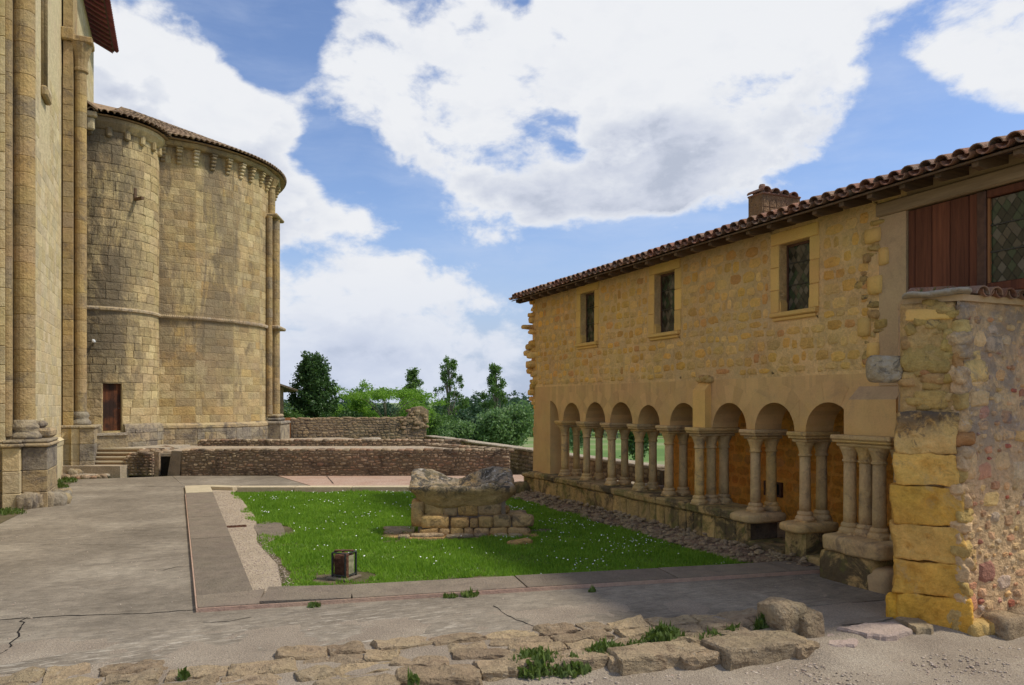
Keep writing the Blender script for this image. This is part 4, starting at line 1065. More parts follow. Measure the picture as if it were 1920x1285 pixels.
MB().add([(8.62, 4.97, 3.62), (13.2, 4.97, 3.62), (13.2, 4.97, 6.42), (8.62, 4.97, 5.17), (8.62, 5.07, 3.62), (13.2, 5.07, 3.62), (13.2, 5.07, 6.42), (8.62, 5.07, 5.17)], [(0,1,2,3), (7,6,5,4), (0,4,5,1), (1,5,6,2), (2,6,7,3), (3,7,4,0)]).build('end_wall', M['plaster'], cl)
# roof
TS = .287
def rz(x, z=5.045): return z+(x-8.0)*TS
roof = MB(); roof.add([(8.06, 4.93, rz(8.06)+.0), (8.06, 18.60, rz(8.06)), (13.5, 18.60, rz(13.5)), (13.5, 4.93, rz(13.5)), (8.06, 4.93, rz(8.06)+.025), (8.06, 18.60, rz(8.06)+.025), (13.5, 18.60, rz(13.5)+.025), (13.5, 4.93, rz(13.5)+.025)], [(0,1,2,3), (4,7,6,5), (0,4,5,1), (1,5,6,2), (2,6,7,3), (3,7,4,0)])
robj = roof.build('roof', M['rafter'], cl)
y = 18.40; i = 0
while y > 5.0:
    x0 = 8.10+random.uniform(-.02,.02)
    vs = []
    for x, dz in ((x0, -.06), (x0+.12, -.115), (9.1, -.115)): vs += [(x, y-.04, rz(x)+dz), (x, y+.04, rz(x)+dz), (x, y+.04, rz(x)-.004), (x, y-.04, rz(x)-.004)]
    fs = [(0,1,2,3), (11,10,9,8)]
    for s_ in range(2):
        for k in range(4): fs.append((s_*4+k, s_*4+4+k, s_*4+4+(k+1) % 4, s_*4+(k+1) % 4))
    MB().add(vs, fs).build('rafter', M['rafter'], robj); y -= .47+random.uniform(-.02,.02)
def tile(L, r0, r1, th, inv=False, n=7):
    """half-round clay tile running along +x, arched over z"""
    vs = []; fs = []
    for (x, r) in ((0, r0), (L, r1)):
        for q in (r, r-th):
            for k in range(n+1):
                a = math.pi*k/n; zz = q*math.sin(a)*.85; vs.append((x, q*math.cos(a), -zz if inv else zz))
    m = n+1
    for k in range(n):
        fs += [(k, k+1, 2*m+k+1, 2*m+k), (m+k, 3*m+k, 3*m+k+1, m+k+1), (k, m+k, m+k+1, k+1), (2*m+k, 2*m+k+1, 3*m+k+1, 3*m+k)]
    fs += [(0, 2*m, 3*m, m), (n, m+n, 3*m+n, 2*m+n)]
    return vs, fs
def tpool(name, mat, L, r0, r1, th, inv, n=7):
    out = []
    for i in range(4):
        vs, fs = tile(L*random.uniform(.95, 1.08), r0*random.uniform(.95, 1.05), r1, th, inv, n); me = bpy.data.meshes.new(name); me.from_pydata(vs, [], fs); me.materials.append(mat); me.update(); out.append((me, vs, fs))
    return out
tc = tpool('cover_tile', M['tile'], .46, .088, .070, .014, False); tn = tpool('channel_tile', M['tile'], .46, .080, .095, .014, True)
rest = MB(); y = 18.52; slope = -math.atan(TS)
while y > 5.08:
    for kind, pl_, dz, dy in (('channel_tile', tn, .085, 0), ('cover_tile', tc, .082, .105)):
        for row in range(9):
            x = 7.98+row*.40+random.uniform(-.015,.02)+(.03 if kind == 'cover_tile' else 0); me, vs, fs = random.choice(pl_)
            Mx = Matrix.Translation((x, y-dy+random.uniform(-.008,.008), rz(x)+.025+dz+.012*random.random())) @ Matrix.Rotation(slope+random.uniform(.01,.04), 4, 'Y') @ Matrix.Rotation(random.uniform(-.03,.03), 4, 'X')
            if row == 0: link(kind, me, robj, M=Mx)
            else: rest.add([Mx @ Vector(v) for v in vs], fs)
    y -= .212
ro = rest.build('upper_tiles', M['tile'], robj); ro['kind'] = 'stuff'
# chimney
ch = MB().box((10.0, 11.3, 5.2), (10.92, 11.68, 6.30)).build('chimney', M['chim'], cl)
FC = Plane((0, 11.3, 0), (1, 0, 0), (0, -1, 0))
cellsC = courses(10.02, 10.9, 5.45, 6.2, .12, .2, .015, (), .2, .3, .05)
MB().bbox((9.98, 11.27, 6.301), (10.93, 11.70, 6.34), .015).build('chimney_cap', M['tile'], ch)
for i in range(4):
    vs, fs = tile(.46, .10, .09, .015)
    MB().add([Matrix.Translation((10.05+i*.22, 11.22, 6.35-.012*i)) @ Matrix.Rotation(math.pi/2, 4, 'Z') @ Vector(v) for v in vs], fs).build('chimney_tile', M['tile'], ch)
MB().lathe([(.06, 6.3), (.065, 6.46), (.05, 6.50)], (10.07, 11.38), 10).build('chimney_pot', M['tile'], ch)
lay([(cellsU, FW, pr_, uobj), (cellsP, PF, pool('block', .03, M['plinth'], 14), pl), (cellsI, IW, pool('rubble', .012, M['orange'], 14), gwall), (cellsC, FC, pool('block', .01, M['chim'], 6), ch)], 300, mass='small_stones')

# ================================================================ RUINED WALL AT THE RIGHT
rw = thing('ruined_wall', (7.7, 5.8, 0), 'high rubble garden wall ending in a yellow block pier, tiles on top, right foreground', 'wall')
random.seed(8)
A = Vector((7.36, 6.14, 0)); B = Vector((7.74, 5.70, 0)); ZW = 3.50
core = MB().prism([(A.x+.06, A.y), (B.x+.03, B.y+.04), (12.5, 5.72), (12.5, 6.3), (7.85, 6.55)], -.2, ZW).build('wall_core', M['mortar_r'], rw)
ed = (B-A).normalized(); EN = Vector((-ed.y, ed.x, 0)) * (-1 if (-ed.y*(-B.x)+ed.x*(-B.y)) < 0 else 1)
if EN.dot(-B) < 0: EN = -EN
EF = Plane(A, ed, EN)
rotE = math.atan2(ed.y, ed.x); wE = (B-A).length
def eb(q, z, w, h, d, mat, seed, n=6, p=9, amp=.02, proud=.05, name='pier_block', rot=0, fs=2.5):
    c = A+ed*q+EN*(proud-d/2); return put(name, rw, mat, (c.x, c.y, z), w, d, h, seed, rotE+rot, n=n, p=p, amp=amp, fs=fs)
zs = [(-.16, .44, .72), (.285, .37, .68), (.66, .39, .70), (1.06, .42, .70), (1.49, .34, .62), (1.84, .46, .60)]
for i in range(26):
    z = -.1+i*.135; c = B+Vector((random.uniform(.0,.07), random.uniform(-.0,.05), z)); put('corner_rubble', rw, 'mortar_r' if i % 3 else 'rubble_y', tuple(c), random.uniform(.12,.24), .2, random.uniform(.14,.24), 1500+i, random.uniform(-.8,.2), n=5, p=4, amp=.04, fs=7)
def dent(o, k, sd_):
    R = random.Random(sd_); me = o.data; zs_ = [v.co.z for v in me.vertices]; hh = max(zs_); ww = max(v.co.x for v in me.vertices)
    for _ in range(k):
        cx, cz, r, dp = R.uniform(-.7,.7)*ww, R.uniform(.25,.8)*hh, R.uniform(.018,.04), R.uniform(.03,.05)
        for v in me.vertices:
            if v.co.y < 0:
                q = math.hypot(v.co.x-cx, (v.co.z-cz)*.7)/r
                if q < 1.6: v.co.y += dp*math.exp(-q*q)
    for v in me.vertices: v.co.x += .02*noise.noise(Vector((v.co.z*5+sd_, v.co.y*3, sd_)))+(.018*math.sin(v.co.z*9+sd_)); v.co.y += .018*noise.noise(Vector((v.co.x*4, v.co.z*5, sd_)))
for i, (z, h, w) in enumerate(zs):
    o = eb(wE/2+.0+random.uniform(-.02,.02)+(.04 if i == 0 else 0), z, w, h+.004, .42, 'yellow', 500+i, n=26, p=26, amp=.022, proud=.06, fs=5); dent(o, (2, 3, 2, 4, 2, 3)[i], 30+i)
eb(wE-.02, -.1, .30, .55, .3, 'rubble_y', 510, p=5, proud=.04, amp=.05); eb(-.03, -.15, .2, .42, .3, 'yellow', 511, p=4, proud=.02, amp=.04)
eb(-.12, 2.62, .40, .32, .42, 'lichen', 512, n=7, p=4.5, amp=.03, proud=.05, name='gray_block')
for i in range(44):
    z = 2.28+random.random()*1.12; q = random.uniform(.07, wE-.02)
    eb(q, z, random.uniform(.10,.26), random.uniform(.07,.18), .16, 'rubble_y', 520+i, n=2, p=4.5, amp=.03, proud=random.uniform(.0,.045), name='core_stone', fs=6)
eb(.32, 2.32, .34, .22, .3, 'rubble_y', 590, p=6, name='core_stone'); eb(.26, 2.72, .46, .34, .3, 'rubble_y', 591, p=6, name='core_stone', proud=.03)
eb(.30, 3.30, .5, .14, .3, 'quoin', 592, p=8, name='core_stone', proud=.04)
FR = Plane((0, 5.70, 0), (1, 0, 0), (0, -1, 0))
cr_ = []
for (n_, r0, r1) in ((60, .10, .16), (260, .06, .10), (1200, .03, .06)):
    for _ in range(n_):
        q, z = random.uniform(7.86, 9.6), random.uniform(.0, 3.35); w = random.uniform(r0, r1)*2; h = w*random.uniform(.5, .95)
        if z > 1.5 and random.random() < .5: continue
        if all(abs(q-c[0]) > (w+c[2])*.47 or abs(z-c[1]) > (h+c[3])*.47 for c in cr_): cr_.append((q, z, w, h))
cr_ += courses(9.6, 12.4, 0, 3.3, .3, .4, .02, (), .3, .4, .1)
def rough_face(fr, q0, q1, z0, z1, step, amp, base, name, mat, par, fs=6, ztop=None):
    nq = int((q1-q0)/step)+1; nz_ = int((z1-z0)/step)+1; m = MB()
    for j in range(nz_+1):
        for i in range(nq+1):
            q = q0+(q1-q0)*i/nq; z = z0+(z1-z0)*j/nz_; p, n = fr.at(q, z)
            d_ = noise.noise(p*fs)*.6+noise.noise(p*fs*2.7)*.4+noise.noise(p*fs*.4)*.5; ed_ = min(i, nq-i, j, nz_-j)
            m.v.append(tuple(p+n*(base+amp*d_ if ed_ > 0 else 0)))
    for j in range(nz_):
        for i in range(nq): a_ = j*(nq+1)+i; m.f.append((a_, a_+1, a_+nq+2, a_+nq+1))
    return m.build(name, M[mat], par, smooth=True)
rough_face(FR, 7.72, 9.7, -.15, ZW, .03, .022, .016, 'mortar_face', 'mortar_r', core, 7)
rough_face(Plane(A-EN*.04, ed, EN), 0.02, wE-.02, 2.25, ZW, .03, .05, .05, 'core_face', 'rubble_y', core, 7)
lay([(cr_, FR, pool('rubble', .030, M['rubble_r'], 36, .08), core)], 290)
for (x, z, w, h) in ((8.05, 2.35, .35, .18), (8.0, 2.62, .42, .25), (8.3, 2.95, .3, .2), (7.88, 1.55, .22, .40), (7.86, 1.1, .2, .3), (7.9, .55, .2, .3), (7.86, .15, .18, .25)):
    put('face_stone', rw, 'rubble_r' if z > 1.2 else 'rubble_y', (x, 5.76, z), w, .2, h, int(z*100), n=3, p=6, amp=.03)
# mortar capping under the tiles, tiles laid across the wall
MB().prism([(7.44, 6.14), (7.76, 5.66), (12.5, 5.66), (12.5, 6.32), (7.85, 6.56)], ZW+.001, ZW+.07).build('capping', M['greyplaster'], rw)
tw = tpool('capping_tile', M['tile'], .50, .105, .085, .016, False, 8)
for i in range(19):
    for half in (0, 1):
        me, vs, fs = random.choice(tw); x = 7.98+i*.215; y0 = 5.585+.0*half
        o = link('capping_tile', me, rw, M=Matrix.Translation((x+random.uniform(-.01,.01), y0+half*.36, ZW+.075+half*.05)) @ Matrix.Rotation(math.pi/2, 4, 'Z') @ Matrix.Rotation(-.12, 4, 'Y'))
        if half == 0:
            vs, fs = tile(.5, .10, .085, .014, True, 6)
            if i: MB().add([Matrix.Translation((x-.107, y0+.015, ZW+.135)) @ Matrix.Rotation(math.pi/2, 4, 'Z') @ Matrix.Rotation(-.12, 4, 'Y') @ Vector(v) for v in vs], fs).build('channel_tile', M['tile'], rw)
for i, (q, w) in enumerate(((.27, .34), (.5, .34), (.72, .3))): put('ridge_stone', rw, 'coping', tuple(A+ed*(q*.8)+Vector((0.02, .04, ZW+.05+.008*i))), w, .40, .065, 700+i, rotE, n=4, p=3, amp=.02)
for i in range(4): 
    c = B+Vector((.5+i*.42, -.16, -.2)); put('foot_stone', rw, 'fstone', tuple(c), .42, .34, .30, 720+i, n=3, p=7, amp=.03)
for i in range(6):
    c = B.lerp(A, .0)+Vector((.1+i*.12, -.10+random.uniform(-.04,.04), -.16)); put('foot_stone', rw, 'rubble_y', tuple(c), .2, .2, .2, 740+i, n=2, p=4, amp=.03)
# small plants on the capping
for i in range(5):
    m = MB(); c = A+ed*(.2+i*.12)+Vector((.15, .1, ZW+.12))
    for k in range(9): a = random.uniform(0, 6.28); m.add([tuple(c), tuple(c+Vector((.012, 0, .0))), tuple(c+Vector((.05*math.cos(a), .05*math.sin(a), random.uniform(.04,.10))))], [(0,1,2)])
    tag(m.build('wall_weed', M['weed']), ('first','second','third','fourth','fifth')[i]+' tiny weed tuft from the left on top of the ruined wall', 'weed', 'weeds on the wall top')
MW = Plane((XF, 0, 0), (0, 1, 0), (-1, 0, 0)); ys_w = [18.3]
prv = 18.3
for (y1, y0, z0, z1, _) in wins:
    rough_face(MW, y1+.17, prv, BT+.05, 5.1, .05, .012, .004, 'mortar_face', 'mortar', uobj, 4)
    rough_face(MW, y0-.16, y1+.17, BT+.05, z0-.12, .05, .014, .006, 'mortar_face', 'mortar', uobj, 4)
    prv = y0-.16
rough_face(MW, 7.5, prv, BT+.05, 5.1, .05, .014, .006, 'mortar_face', 'mortar', uobj, 4)
# plate edge sign at the frame edge
sn = tag(box('notice_board', (8.86, 5.62, 2.86), (9.15, 5.638, 3.20), 'iron', None, .004), 'thin dark notice panel with pale rim fixed to the rubble wall, right edge', 'sign')
o = MB().box((8.85, 5.615, 2.85), (8.862, 5.642, 3.21)).build('rim', M['white'], sn)
# ================================================================ CHURCH
random.seed(12)
chh = thing('church', (-3.5, 25, 0), 'tall buttressed medieval church with round stair turret and many sided apse', 'church')
# nave wall with its near bay set back
NW = MB().box((-5.2, 21.9, -.3), (-3.5, 39.1, 18.5)).box((-5.2, 12, -.3), (-3.75, 21.8, 18.5)).build('nave_wall', M['nave'], chh)
FN = Plane((-3.5, 0, 0), (0, 1, 0), (1, 0, 0)); FN2 = Plane((-3.75, 0, 0), (0, 1, 0), (1, 0, 0))
cN = courses(22.1, 28.6, .1, 12.0, .33, .55, .014, [(24.4, 26.3, 9.5, 13)], .15, .3, .0)
cN2 = courses(30.2, 39.0, 12.5, 18.4, .34, .7, .014, (), .1, .3, 0)
cN3 = courses(17.5, 20.4, .1, 8, .33, .5, .014, (), .1, .3, 0)
# blind arch shafts high on the wall
for (y, r, x) in ((25.0, .085, -3.46), (25.35, .07, -3.50), (24.75, .05, -3.49)):
    MB().lathe([(r, 11.2), (r, 18.4)], (x, y), 12).build('blind_arch_shaft', M['pier'], NW, smooth=True)
MB().bbox((-3.52, 24.65, 10.9), (-3.34, 25.5, 11.2), .05).build('shaft_base', M['pier'], NW)
MB().box((-3.5, 22.0, 1.05), (-3.40, 28.5, 1.2)).box((-3.5, 22.0, -.2), (-3.42, 28.5, 1.05)).build('nave_plinth', M['nave'], NW)
MB().add([(-3.5, 22, 1.3), (-3.5, 28.5, 1.3), (-3.38, 28.5, 1.2), (-3.38, 22, 1.2), (-3.5, 22, 1.2), (-3.5, 28.5, 1.2)], [(0,3,2,1), (3,4,5,2), (0,4,3), (1,2,5)]).build('nave_weathering', M['nave'], NW)
# engaged shaft built of drums
def drums(par, x, y, r, z0, z1, mat='pier', h=.42, n=18, nm='drum'):
    z = z0
    while z < z1:
        hh = min(h*random.uniform(.75, 1.25), z1-z)
        if hh < .08: break
        rr = r*random.uniform(.992, 1.008); c = .010
        MB().lathe([(rr-c, z+.002), (rr, z+.014), (rr, z+hh-.012), (rr-c, z+hh)], (x+random.uniform(-.004,.004), y), n).build(nm, M[mat], par); z += hh
def pier1():
    pb = MB().box((-4.2, 20.75, 1.5), (-3.52, 22.3, 18.4)).build('near_pier', M['pier'], chh)
    drums(pb, -3.33, 21.08, .235, 1.98, 14.0)
    drums(pb, -3.60, 20.72, .10, 1.62, 14.0, nm='thin_shaft', h=.6, n=12)
    for (z, h) in [(1.5+i*.44, .43) for i in range(29)]:
        MB().bbox((-3.73, 20.62, z), (-3.62, 20.78, z+h), .012).build('pier_stone', M['nave'], pb)
    MB().lathe([(.36, 1.55), (.37, 1.62), (.31, 1.70), (.27, 1.74), (.32, 1.80), (.31, 1.86), (.25, 1.93), (.245, 2.0)], (-3.33, 21.08), 20).build('shaft_base', M['plinth_c'], pb, smooth=True)
    for (a, b, c) in (((-3.62, 20.25, -.1), (-3.27, 22.2, 1.38), 'nave'), ((-3.268, 20.42, -.1), (-2.76, 22.0, 1.38), 'plinth_c'), ((-3.95, 20.5, -.1), (-3.622, 22.2, 1.38), 'nave')):
        z = -.1
        for k, hh in enumerate((.45, .50, .53)):
            MB().bbox((a[0], a[1]+.004*k, z+.003), (b[0]-.004*k, b[1], z+hh-.003), .014).build('plinth_block', M[c], pb); z += hh
        MB().bbox((a[0]-.04 if a[0] > -3.7 else a[0], a[1]-.07, 1.385), (b[0]+.05, b[1], 1.47), .03).bbox((a[0], a[1]-.03, 1.471), (b[0]+.02, b[1], 1.55), .03).build('plinth_moulding', M['plinth_c'], pb)
    MB().bbox((-3.52, 21.3, 1.551), (-2.8, 22.25, 1.78), .06).bbox((-3.5, 21.5, 1.781), (-3.0, 22.3, 1.95), .06).build('plinth_moulding', M['plinth_c'], pb)
    for i in range(7): put('broken_plinth_stone', pb, 'plinth_c', (-3.2+i*.10, 20.35+random.uniform(-.05,.12)+.07*i, -.08), .34, .35, .42-.03*(i > 4), 800+i, n=3, p=5, amp=.05)
    for i in range(5): put('broken_plinth_stone', pb, 'plinth_c', (-2.62+random.uniform(-.06,.08), 20.7+i*.28, -.1), .35, .38, .36, 810+i, n=3, p=4, amp=.06)
pier1()
def pier2():
    pb = MB().box((-4.0, 28.9, 1.4), (-3.42, 29.9, 13.5)).build('far_pier', M['pier'], chh)
    drums(pb, -2.98, 29.0, .185, 2.1, 13.3, h=.5, n=16)
    MB().box((-3.45, 28.75, 1.5), (-3.17, 29.9, 18.4)).build('pier_strip', M['pier'], pb)
    z = 1.6
    while z < 13: MB().bbox((-3.46, 28.70, z), (-3.16, 28.76, z+.49), .012).build('pier_stone', M['pier'], pb); z += .5
    MB().lathe([(.19, 13.3), (.235, 13.33), (.235, 13.40), (.20, 13.43), (.22, 13.7), (.30, 14.0), (.36, 14.2)], (-2.98, 29.0), 14).bbox((-3.38, 28.66, 14.2), (-2.60, 29.4, 14.42), .04).build('capital', M['pier'], pb)
    MB().bbox((-3.52, 28.6, 14.2), (-3.12, 29.3, 14.6), .04).build('strip_capital', M['pier'], pb)
    MB().lathe([(.31, 1.65), (.32, 1.75), (.26, 1.83), (.23, 1.88), (.27, 1.95), (.25, 2.03), (.20, 2.1)], (-2.98, 29.0), 16).build('shaft_base', M['plinth_c'], pb, smooth=True)
    for (x0, x1, y0) in ((-3.5, -3.2, 28.7), (-3.198, -2.95, 28.45), (-2.948, -2.52, 28.35)):
        z = 0
        for k, hh in enumerate((.5, .55, .50)): MB().bbox((x0, y0, z+.003), (x1, 29.9, z+hh-.003), .014).build('plinth_block', M['nave' if x0 < -3 else 'plinth_c'], pb); z += hh
        MB().bbox((x0-.02, y0-.05, 1.553), (x1+.05, 29.9, 1.66), .035).build('plinth_moulding', M['plinth_c'], pb)
    for i in range(5): put('broken_plinth_stone', pb, 'plinth_c', (-3.1+i*.16, 28.25, -.1), .36, .36, .38, 830+i, n=3, p=4, amp=.05)
    # short return bay between pier and turret, with cornice on brackets
    rb = MB().box((-3.6, 29.5, 0), (-2.86, 31.5, 12.0)).build('return_wall', M['turret'], chh)
    MB().bbox((-3.6, 29.3, 12.02), (-2.52, 31.2, 12.22), .04).build('cornice', M['nave'], rb)
    for i in range(4): MB().bbox((-2.86, 29.35+i*.42, 11.6), (-2.60, 29.53+i*.42, 12.018), .05).build('corbel', M['nave'], rb)
    MB().add([(-2.50, 29.2, 12.23), (-2.50, 31.2, 12.23), (-3.5, 31.2, 12.9), (-3.5, 29.2, 12.9), (-2.50, 29.2, 12.30), (-2.50, 31.2, 12.30), (-3.5, 31.2, 12.98), (-3.5, 29.2, 12.98)], [(0,1,2,3), (7,6,5,4), (0,4,5,1), (0,3,7,4)]).build('roof_slope', M['tile_a'], rb)
pier2()
# upper eave of the nave
er = MB(); y0_, y1_ = 13, 39.6
er.add([(-2.72, y0_, 18.45), (-2.72, y1_, 18.45), (-3.7, y1_, 18.95), (-3.7, y0_, 18.95), (-2.72, y0_, 18.5), (-2.72, y1_, 18.5), (-9, y1_, 21.4), (-9, y0_, 21.4), (-9, y0_, 21.3), (-9, y1_, 21.3)], [(0,1,2,3), (3,2,9,8), (4,7,6,5), (0,4,5,1), (1,5,6,9,2)])
eo = er.build('nave_roof', M['rafter'], chh)
for i in range(30):
    y = 39.4-i*.5; MB().add([(-2.76, y, 18.36), (-2.76, y+.12, 18.36), (-3.6, y+.12, 18.78), (-3.6, y, 18.78), (-2.76, y, 18.46), (-2.76, y+.12, 18.46), (-3.6, y+.12, 18.89), (-3.6, y, 18.89)], [(0,3,2,1), (0,1,5,4), (1,2,6,5), (3,0,4,7)]).build('rafter', M['tile_red'], eo)
te = tpool('eave_tile', M['tile_red'], .5, .10, .085, .015, False, 5)
for i in range(44):
    me, vs, fs = random.choice(te); link('eave_tile', me, eo, M=Matrix.Translation((-2.55, 39.5-i*.22, 18.50)) @ Matrix.Rotation(math.pi, 4, 'Z') @ Matrix.Rotation(-.46, 4, 'Y'))
for x in range(6):
    me, vs, fs = random.choice(te); link('eave_tile', me, eo, M=Matrix.Translation((-2.60-x*.4, 39.66, 18.52+x*.2)) @ Matrix.Rotation(math.pi, 4, 'Z') @ Matrix.Rotation(-.46, 4, 'Y'))

# turret
TC = (-2.6, 31.6); TR = 1.92
d0, d1 = math.radians(-83.5), math.radians(-65.5)
tm = MB(); 
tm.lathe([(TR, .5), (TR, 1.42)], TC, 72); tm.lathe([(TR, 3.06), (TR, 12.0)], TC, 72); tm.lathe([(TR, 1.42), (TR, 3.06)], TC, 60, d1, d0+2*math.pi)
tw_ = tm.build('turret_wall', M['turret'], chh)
for a in (d0, d1):      # door reveals
    n = Vector((math.cos(a), math.sin(a), 0)); p0 = Vector((*TC, 0))+n*TR; p1 = Vector((*TC, 0))+n*(TR-.35)
    MB().add([(p0.x, p0.y, 1.42), (p1.x, p1.y, 1.42), (p1.x, p1.y, 3.06), (p0.x, p0.y, 3.06)], [(0,1,2,3)]).build('door_reveal', M['nave'], tw_)
dm = (d0+d1)/2; dn_ = Vector((math.cos(dm), math.sin(dm), 0)); dt = Vector((-dn_.y, dn_.x, 0)); dc = Vector((*TC, 0))+dn_*(TR-.16)
dr = empty('door', (0, 0, 0), 0, chh); dr.matrix_parent_inverse = Matrix.Translation(-WR[chh.name])
for i in range(5):
    a = dc+dt*(-.31+i*.124+.002); b = a+dt*.12; q = dn_*(.02+random.uniform(0, .006))
    m = MB(); m.prism([tuple((a-q).xy), tuple((b-q).xy), tuple((b+q).xy), tuple((a+q).xy)], 1.43, 3.05); m.build('door_plank', M['door'], dr)
MB().tube([tuple(dc+dt*.22+dn_*.03+Vector((0,0,2.2))), tuple(dc+dt*.22+dn_*.07+Vector((0,0,2.2)))], .02, 6).build('handle', M['iron'], dr)
TF = Cyl(TC, TR+.002, math.radians(-170)); 
qd0 = (d0-TF.a0)*TR; qd1 = (d1-TF.a0)*TR
cT = courses(0, math.radians(175)*TR, 1.62, 11.75, .30, .42, .012, [(qd0-.02, qd1+.02, 1.2, 3.08), (0, 8, 5.55, 5.72)], .15, .35, .03)
m = MB(); m.lathe([(TR+.16, .4), (TR+.16, 1.50), (TR+.13, 1.60), (TR+.02, 1.66)], TC, 44, d1+.02, d0+2*math.pi-.02); m.build('turret_plinth', M['plinth_c'], tw_)
TPf = Cyl(TC, TR+.163, d1+.03)
cTP = courses(0, 1.25*TR, .75, 1.48, .30, .48, .012, (), .1, .3, 0)
bb = MB()   # block under the door and steps up
for (z0, z1, r0, dd) in ((.6, 1.36, .16, .0),):
    c = Vector((*TC, 0))+dn_*(TR+.05)
    m = MB(); q = [c-dt*.55-dn_*.3, c+dt*.42-dn_*.3, c+dt*.42+dn_*.28, c-dt*.55+dn_*.28]; m.prism([tuple(p.xy) for p in q], .8, 1.28); o = m.build('door_step', M['plinth_c'], tw_)
    m = MB(); q = [c-dt*.6-dn_*.3, c+dt*.40-dn_*.3, c+dt*.40+dn_*.34, c-dt*.6+dn_*.34]; m.prism([tuple(p.xy) for p in q], 1.281, 1.36); o = m.build('door_sill', M['coping'], tw_)
m = MB(); m.lathe([(TR+.0, 5.56), (TR+.07, 5.58), (TR+.08, 5.64), (TR+.05, 5.69), (TR, 5.70)], TC, 60, math.radians(-170), math.radians(5)); m.build('string_course', M['lichen'], tw_)
m = MB(); m.lathe([(TR, 11.75), (TR+.06, 11.78), (TR+.22, 11.98), (TR+.24, 12.12), (TR, 12.14)], TC, 60, math.radians(-170), math.radians(20)); m.build('cornice', M['turret'], tw_)
for i, a in enumerate((-95, -78, -61, -44, -27, -10)):
    a = math.radians(a); Mx = Matrix.Translation((TC[0], TC[1], 0)) @ Matrix.Rotation(a, 4, 'Z'); MB().bbox((TR-.05, -.10, 11.50), (TR+.14, .10, 11.86), .05, Mx).build('corbel', M['turret'], tw_)
# wooden gutter spout
a = math.radians(-52); Mx = Matrix.Translation((TC[0], TC[1], 9.6)) @ Matrix.Rotation(a, 4, 'Z'); MB().bbox((TR, -.05, -.1), (TR+.05, .05, .35), .01, Mx).bbox((TR, -.05, -.10), (TR+.42, .06, .0), .01, Mx).build('timber_bracket', M['rafter'], tw_)
# security camera on the turret
a = math.radians(-91); Mx = Matrix.Translation((TC[0], TC[1], 4.42)) @ Matrix.Rotation(a, 4, 'Z')
scm = tag(MB().bbox((TR+.05, -.05, 0), (TR+.40, .05, .11), .03, Mx).build('security_camera', M['white']), 'small white security camera on the stair turret above the door', 'camera')
MB().box((TR-.02, -.02, .02), (TR+.06, .02, .06), Mx).build('bracket', M['iron'], scm)

# apse: flat facets
AC = Vector((-1.0, 36.5, 0)); AR = 5.04
angs = [math.radians(-89.6-18+18*i) for i in range(9)]
av = [AC+Vector((math.cos(a), math.sin(a), 0))*AR for a in angs]
def ring_poly(r0): return [AC+Vector((math.cos(a), math.sin(a), 0))*r0 for a in angs]
def ringmesh(prof, name, mat, par):
    m = MB(); n = len(angs); vs = []
    for (r, z) in prof: vs += [(AC.x+math.cos(a)*r, AC.y+math.sin(a)*r, z) for a in angs]
    fs = [(i*n+k, i*n+k+1, (i+1)*n+k+1, (i+1)*n+k) for i in range(len(prof)-1) for k in range(n-1)]
    return m.add(vs, fs).build(name, M[mat], par)
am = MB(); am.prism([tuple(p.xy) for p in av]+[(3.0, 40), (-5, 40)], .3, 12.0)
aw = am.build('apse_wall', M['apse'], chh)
grp = []
for i in range(len(av)-1):
    a, b = av[i], av[i+1]; L = (b-a).length; nrm = Vector((b.y-a.y, -(b.x-a.x), 0)).normalized(); fr = Plane(a+nrm*.001, b-a, nrm)
    if i < 1 or i > 5: continue
    random.seed(99)     # courses meet at the corners
    cs = courses(.01, L-.01, 1.62, 11.9, .30, .46, .012, [(-1, 9, 5.50, 5.72)], .12, .35, .02)
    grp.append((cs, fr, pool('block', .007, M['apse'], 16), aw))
    fr2 = Plane(a+nrm*.14, b-a, nrm); random.seed(98+i)
    grp.append((courses(0, L+.03, .7, 1.40, .30, .5, .012, (), .1, .3, 0), fr2, pool('block', .012, M['plinth_c'], 10), aw))
ringmesh([(AR+.135, .3), (AR+.135, 1.42), (AR+.17, 1.44), (AR+.17, 1.54), (AR+.03, 1.62), (AR-.02, 1.63)], 'apse_plinth', 'plinth_c', aw)
ringmesh([(AR-.02, 11.98), (AR+.20, 12.03), (AR+.26, 12.10), (AR+.26, 12.20), (AR, 12.22)], 'cornice', 'apse', aw)
# rope string course: twisted strands
for i in range(1, len(av)-2):
    a, b = ring_poly(AR+.05)[i], ring_poly(AR+.05)[i+1]; m = MB(); L = (b-a).length; n = 22; nrm = Vector((b.y-a.y, -(b.x-a.x), 0)).normalized()
    m.tube([tuple(a+Vector((0,0,5.62))), tuple(b+Vector((0,0,5.62)))], .05, 6)
    for k in range(n):
        p = a.lerp(b, (k+.5)/n); m.tube([tuple(p+Vector((0,0,5.555))+nrm*.03-(b-a)/n*.5), tuple(p+Vector((0,0,5.62))+nrm*.06), tuple(p+Vector((0,0,5.685))+nrm*.03+(b-a)/n*.5)], .026, 4)
    m.build('rope_moulding', M['lichen'], aw)
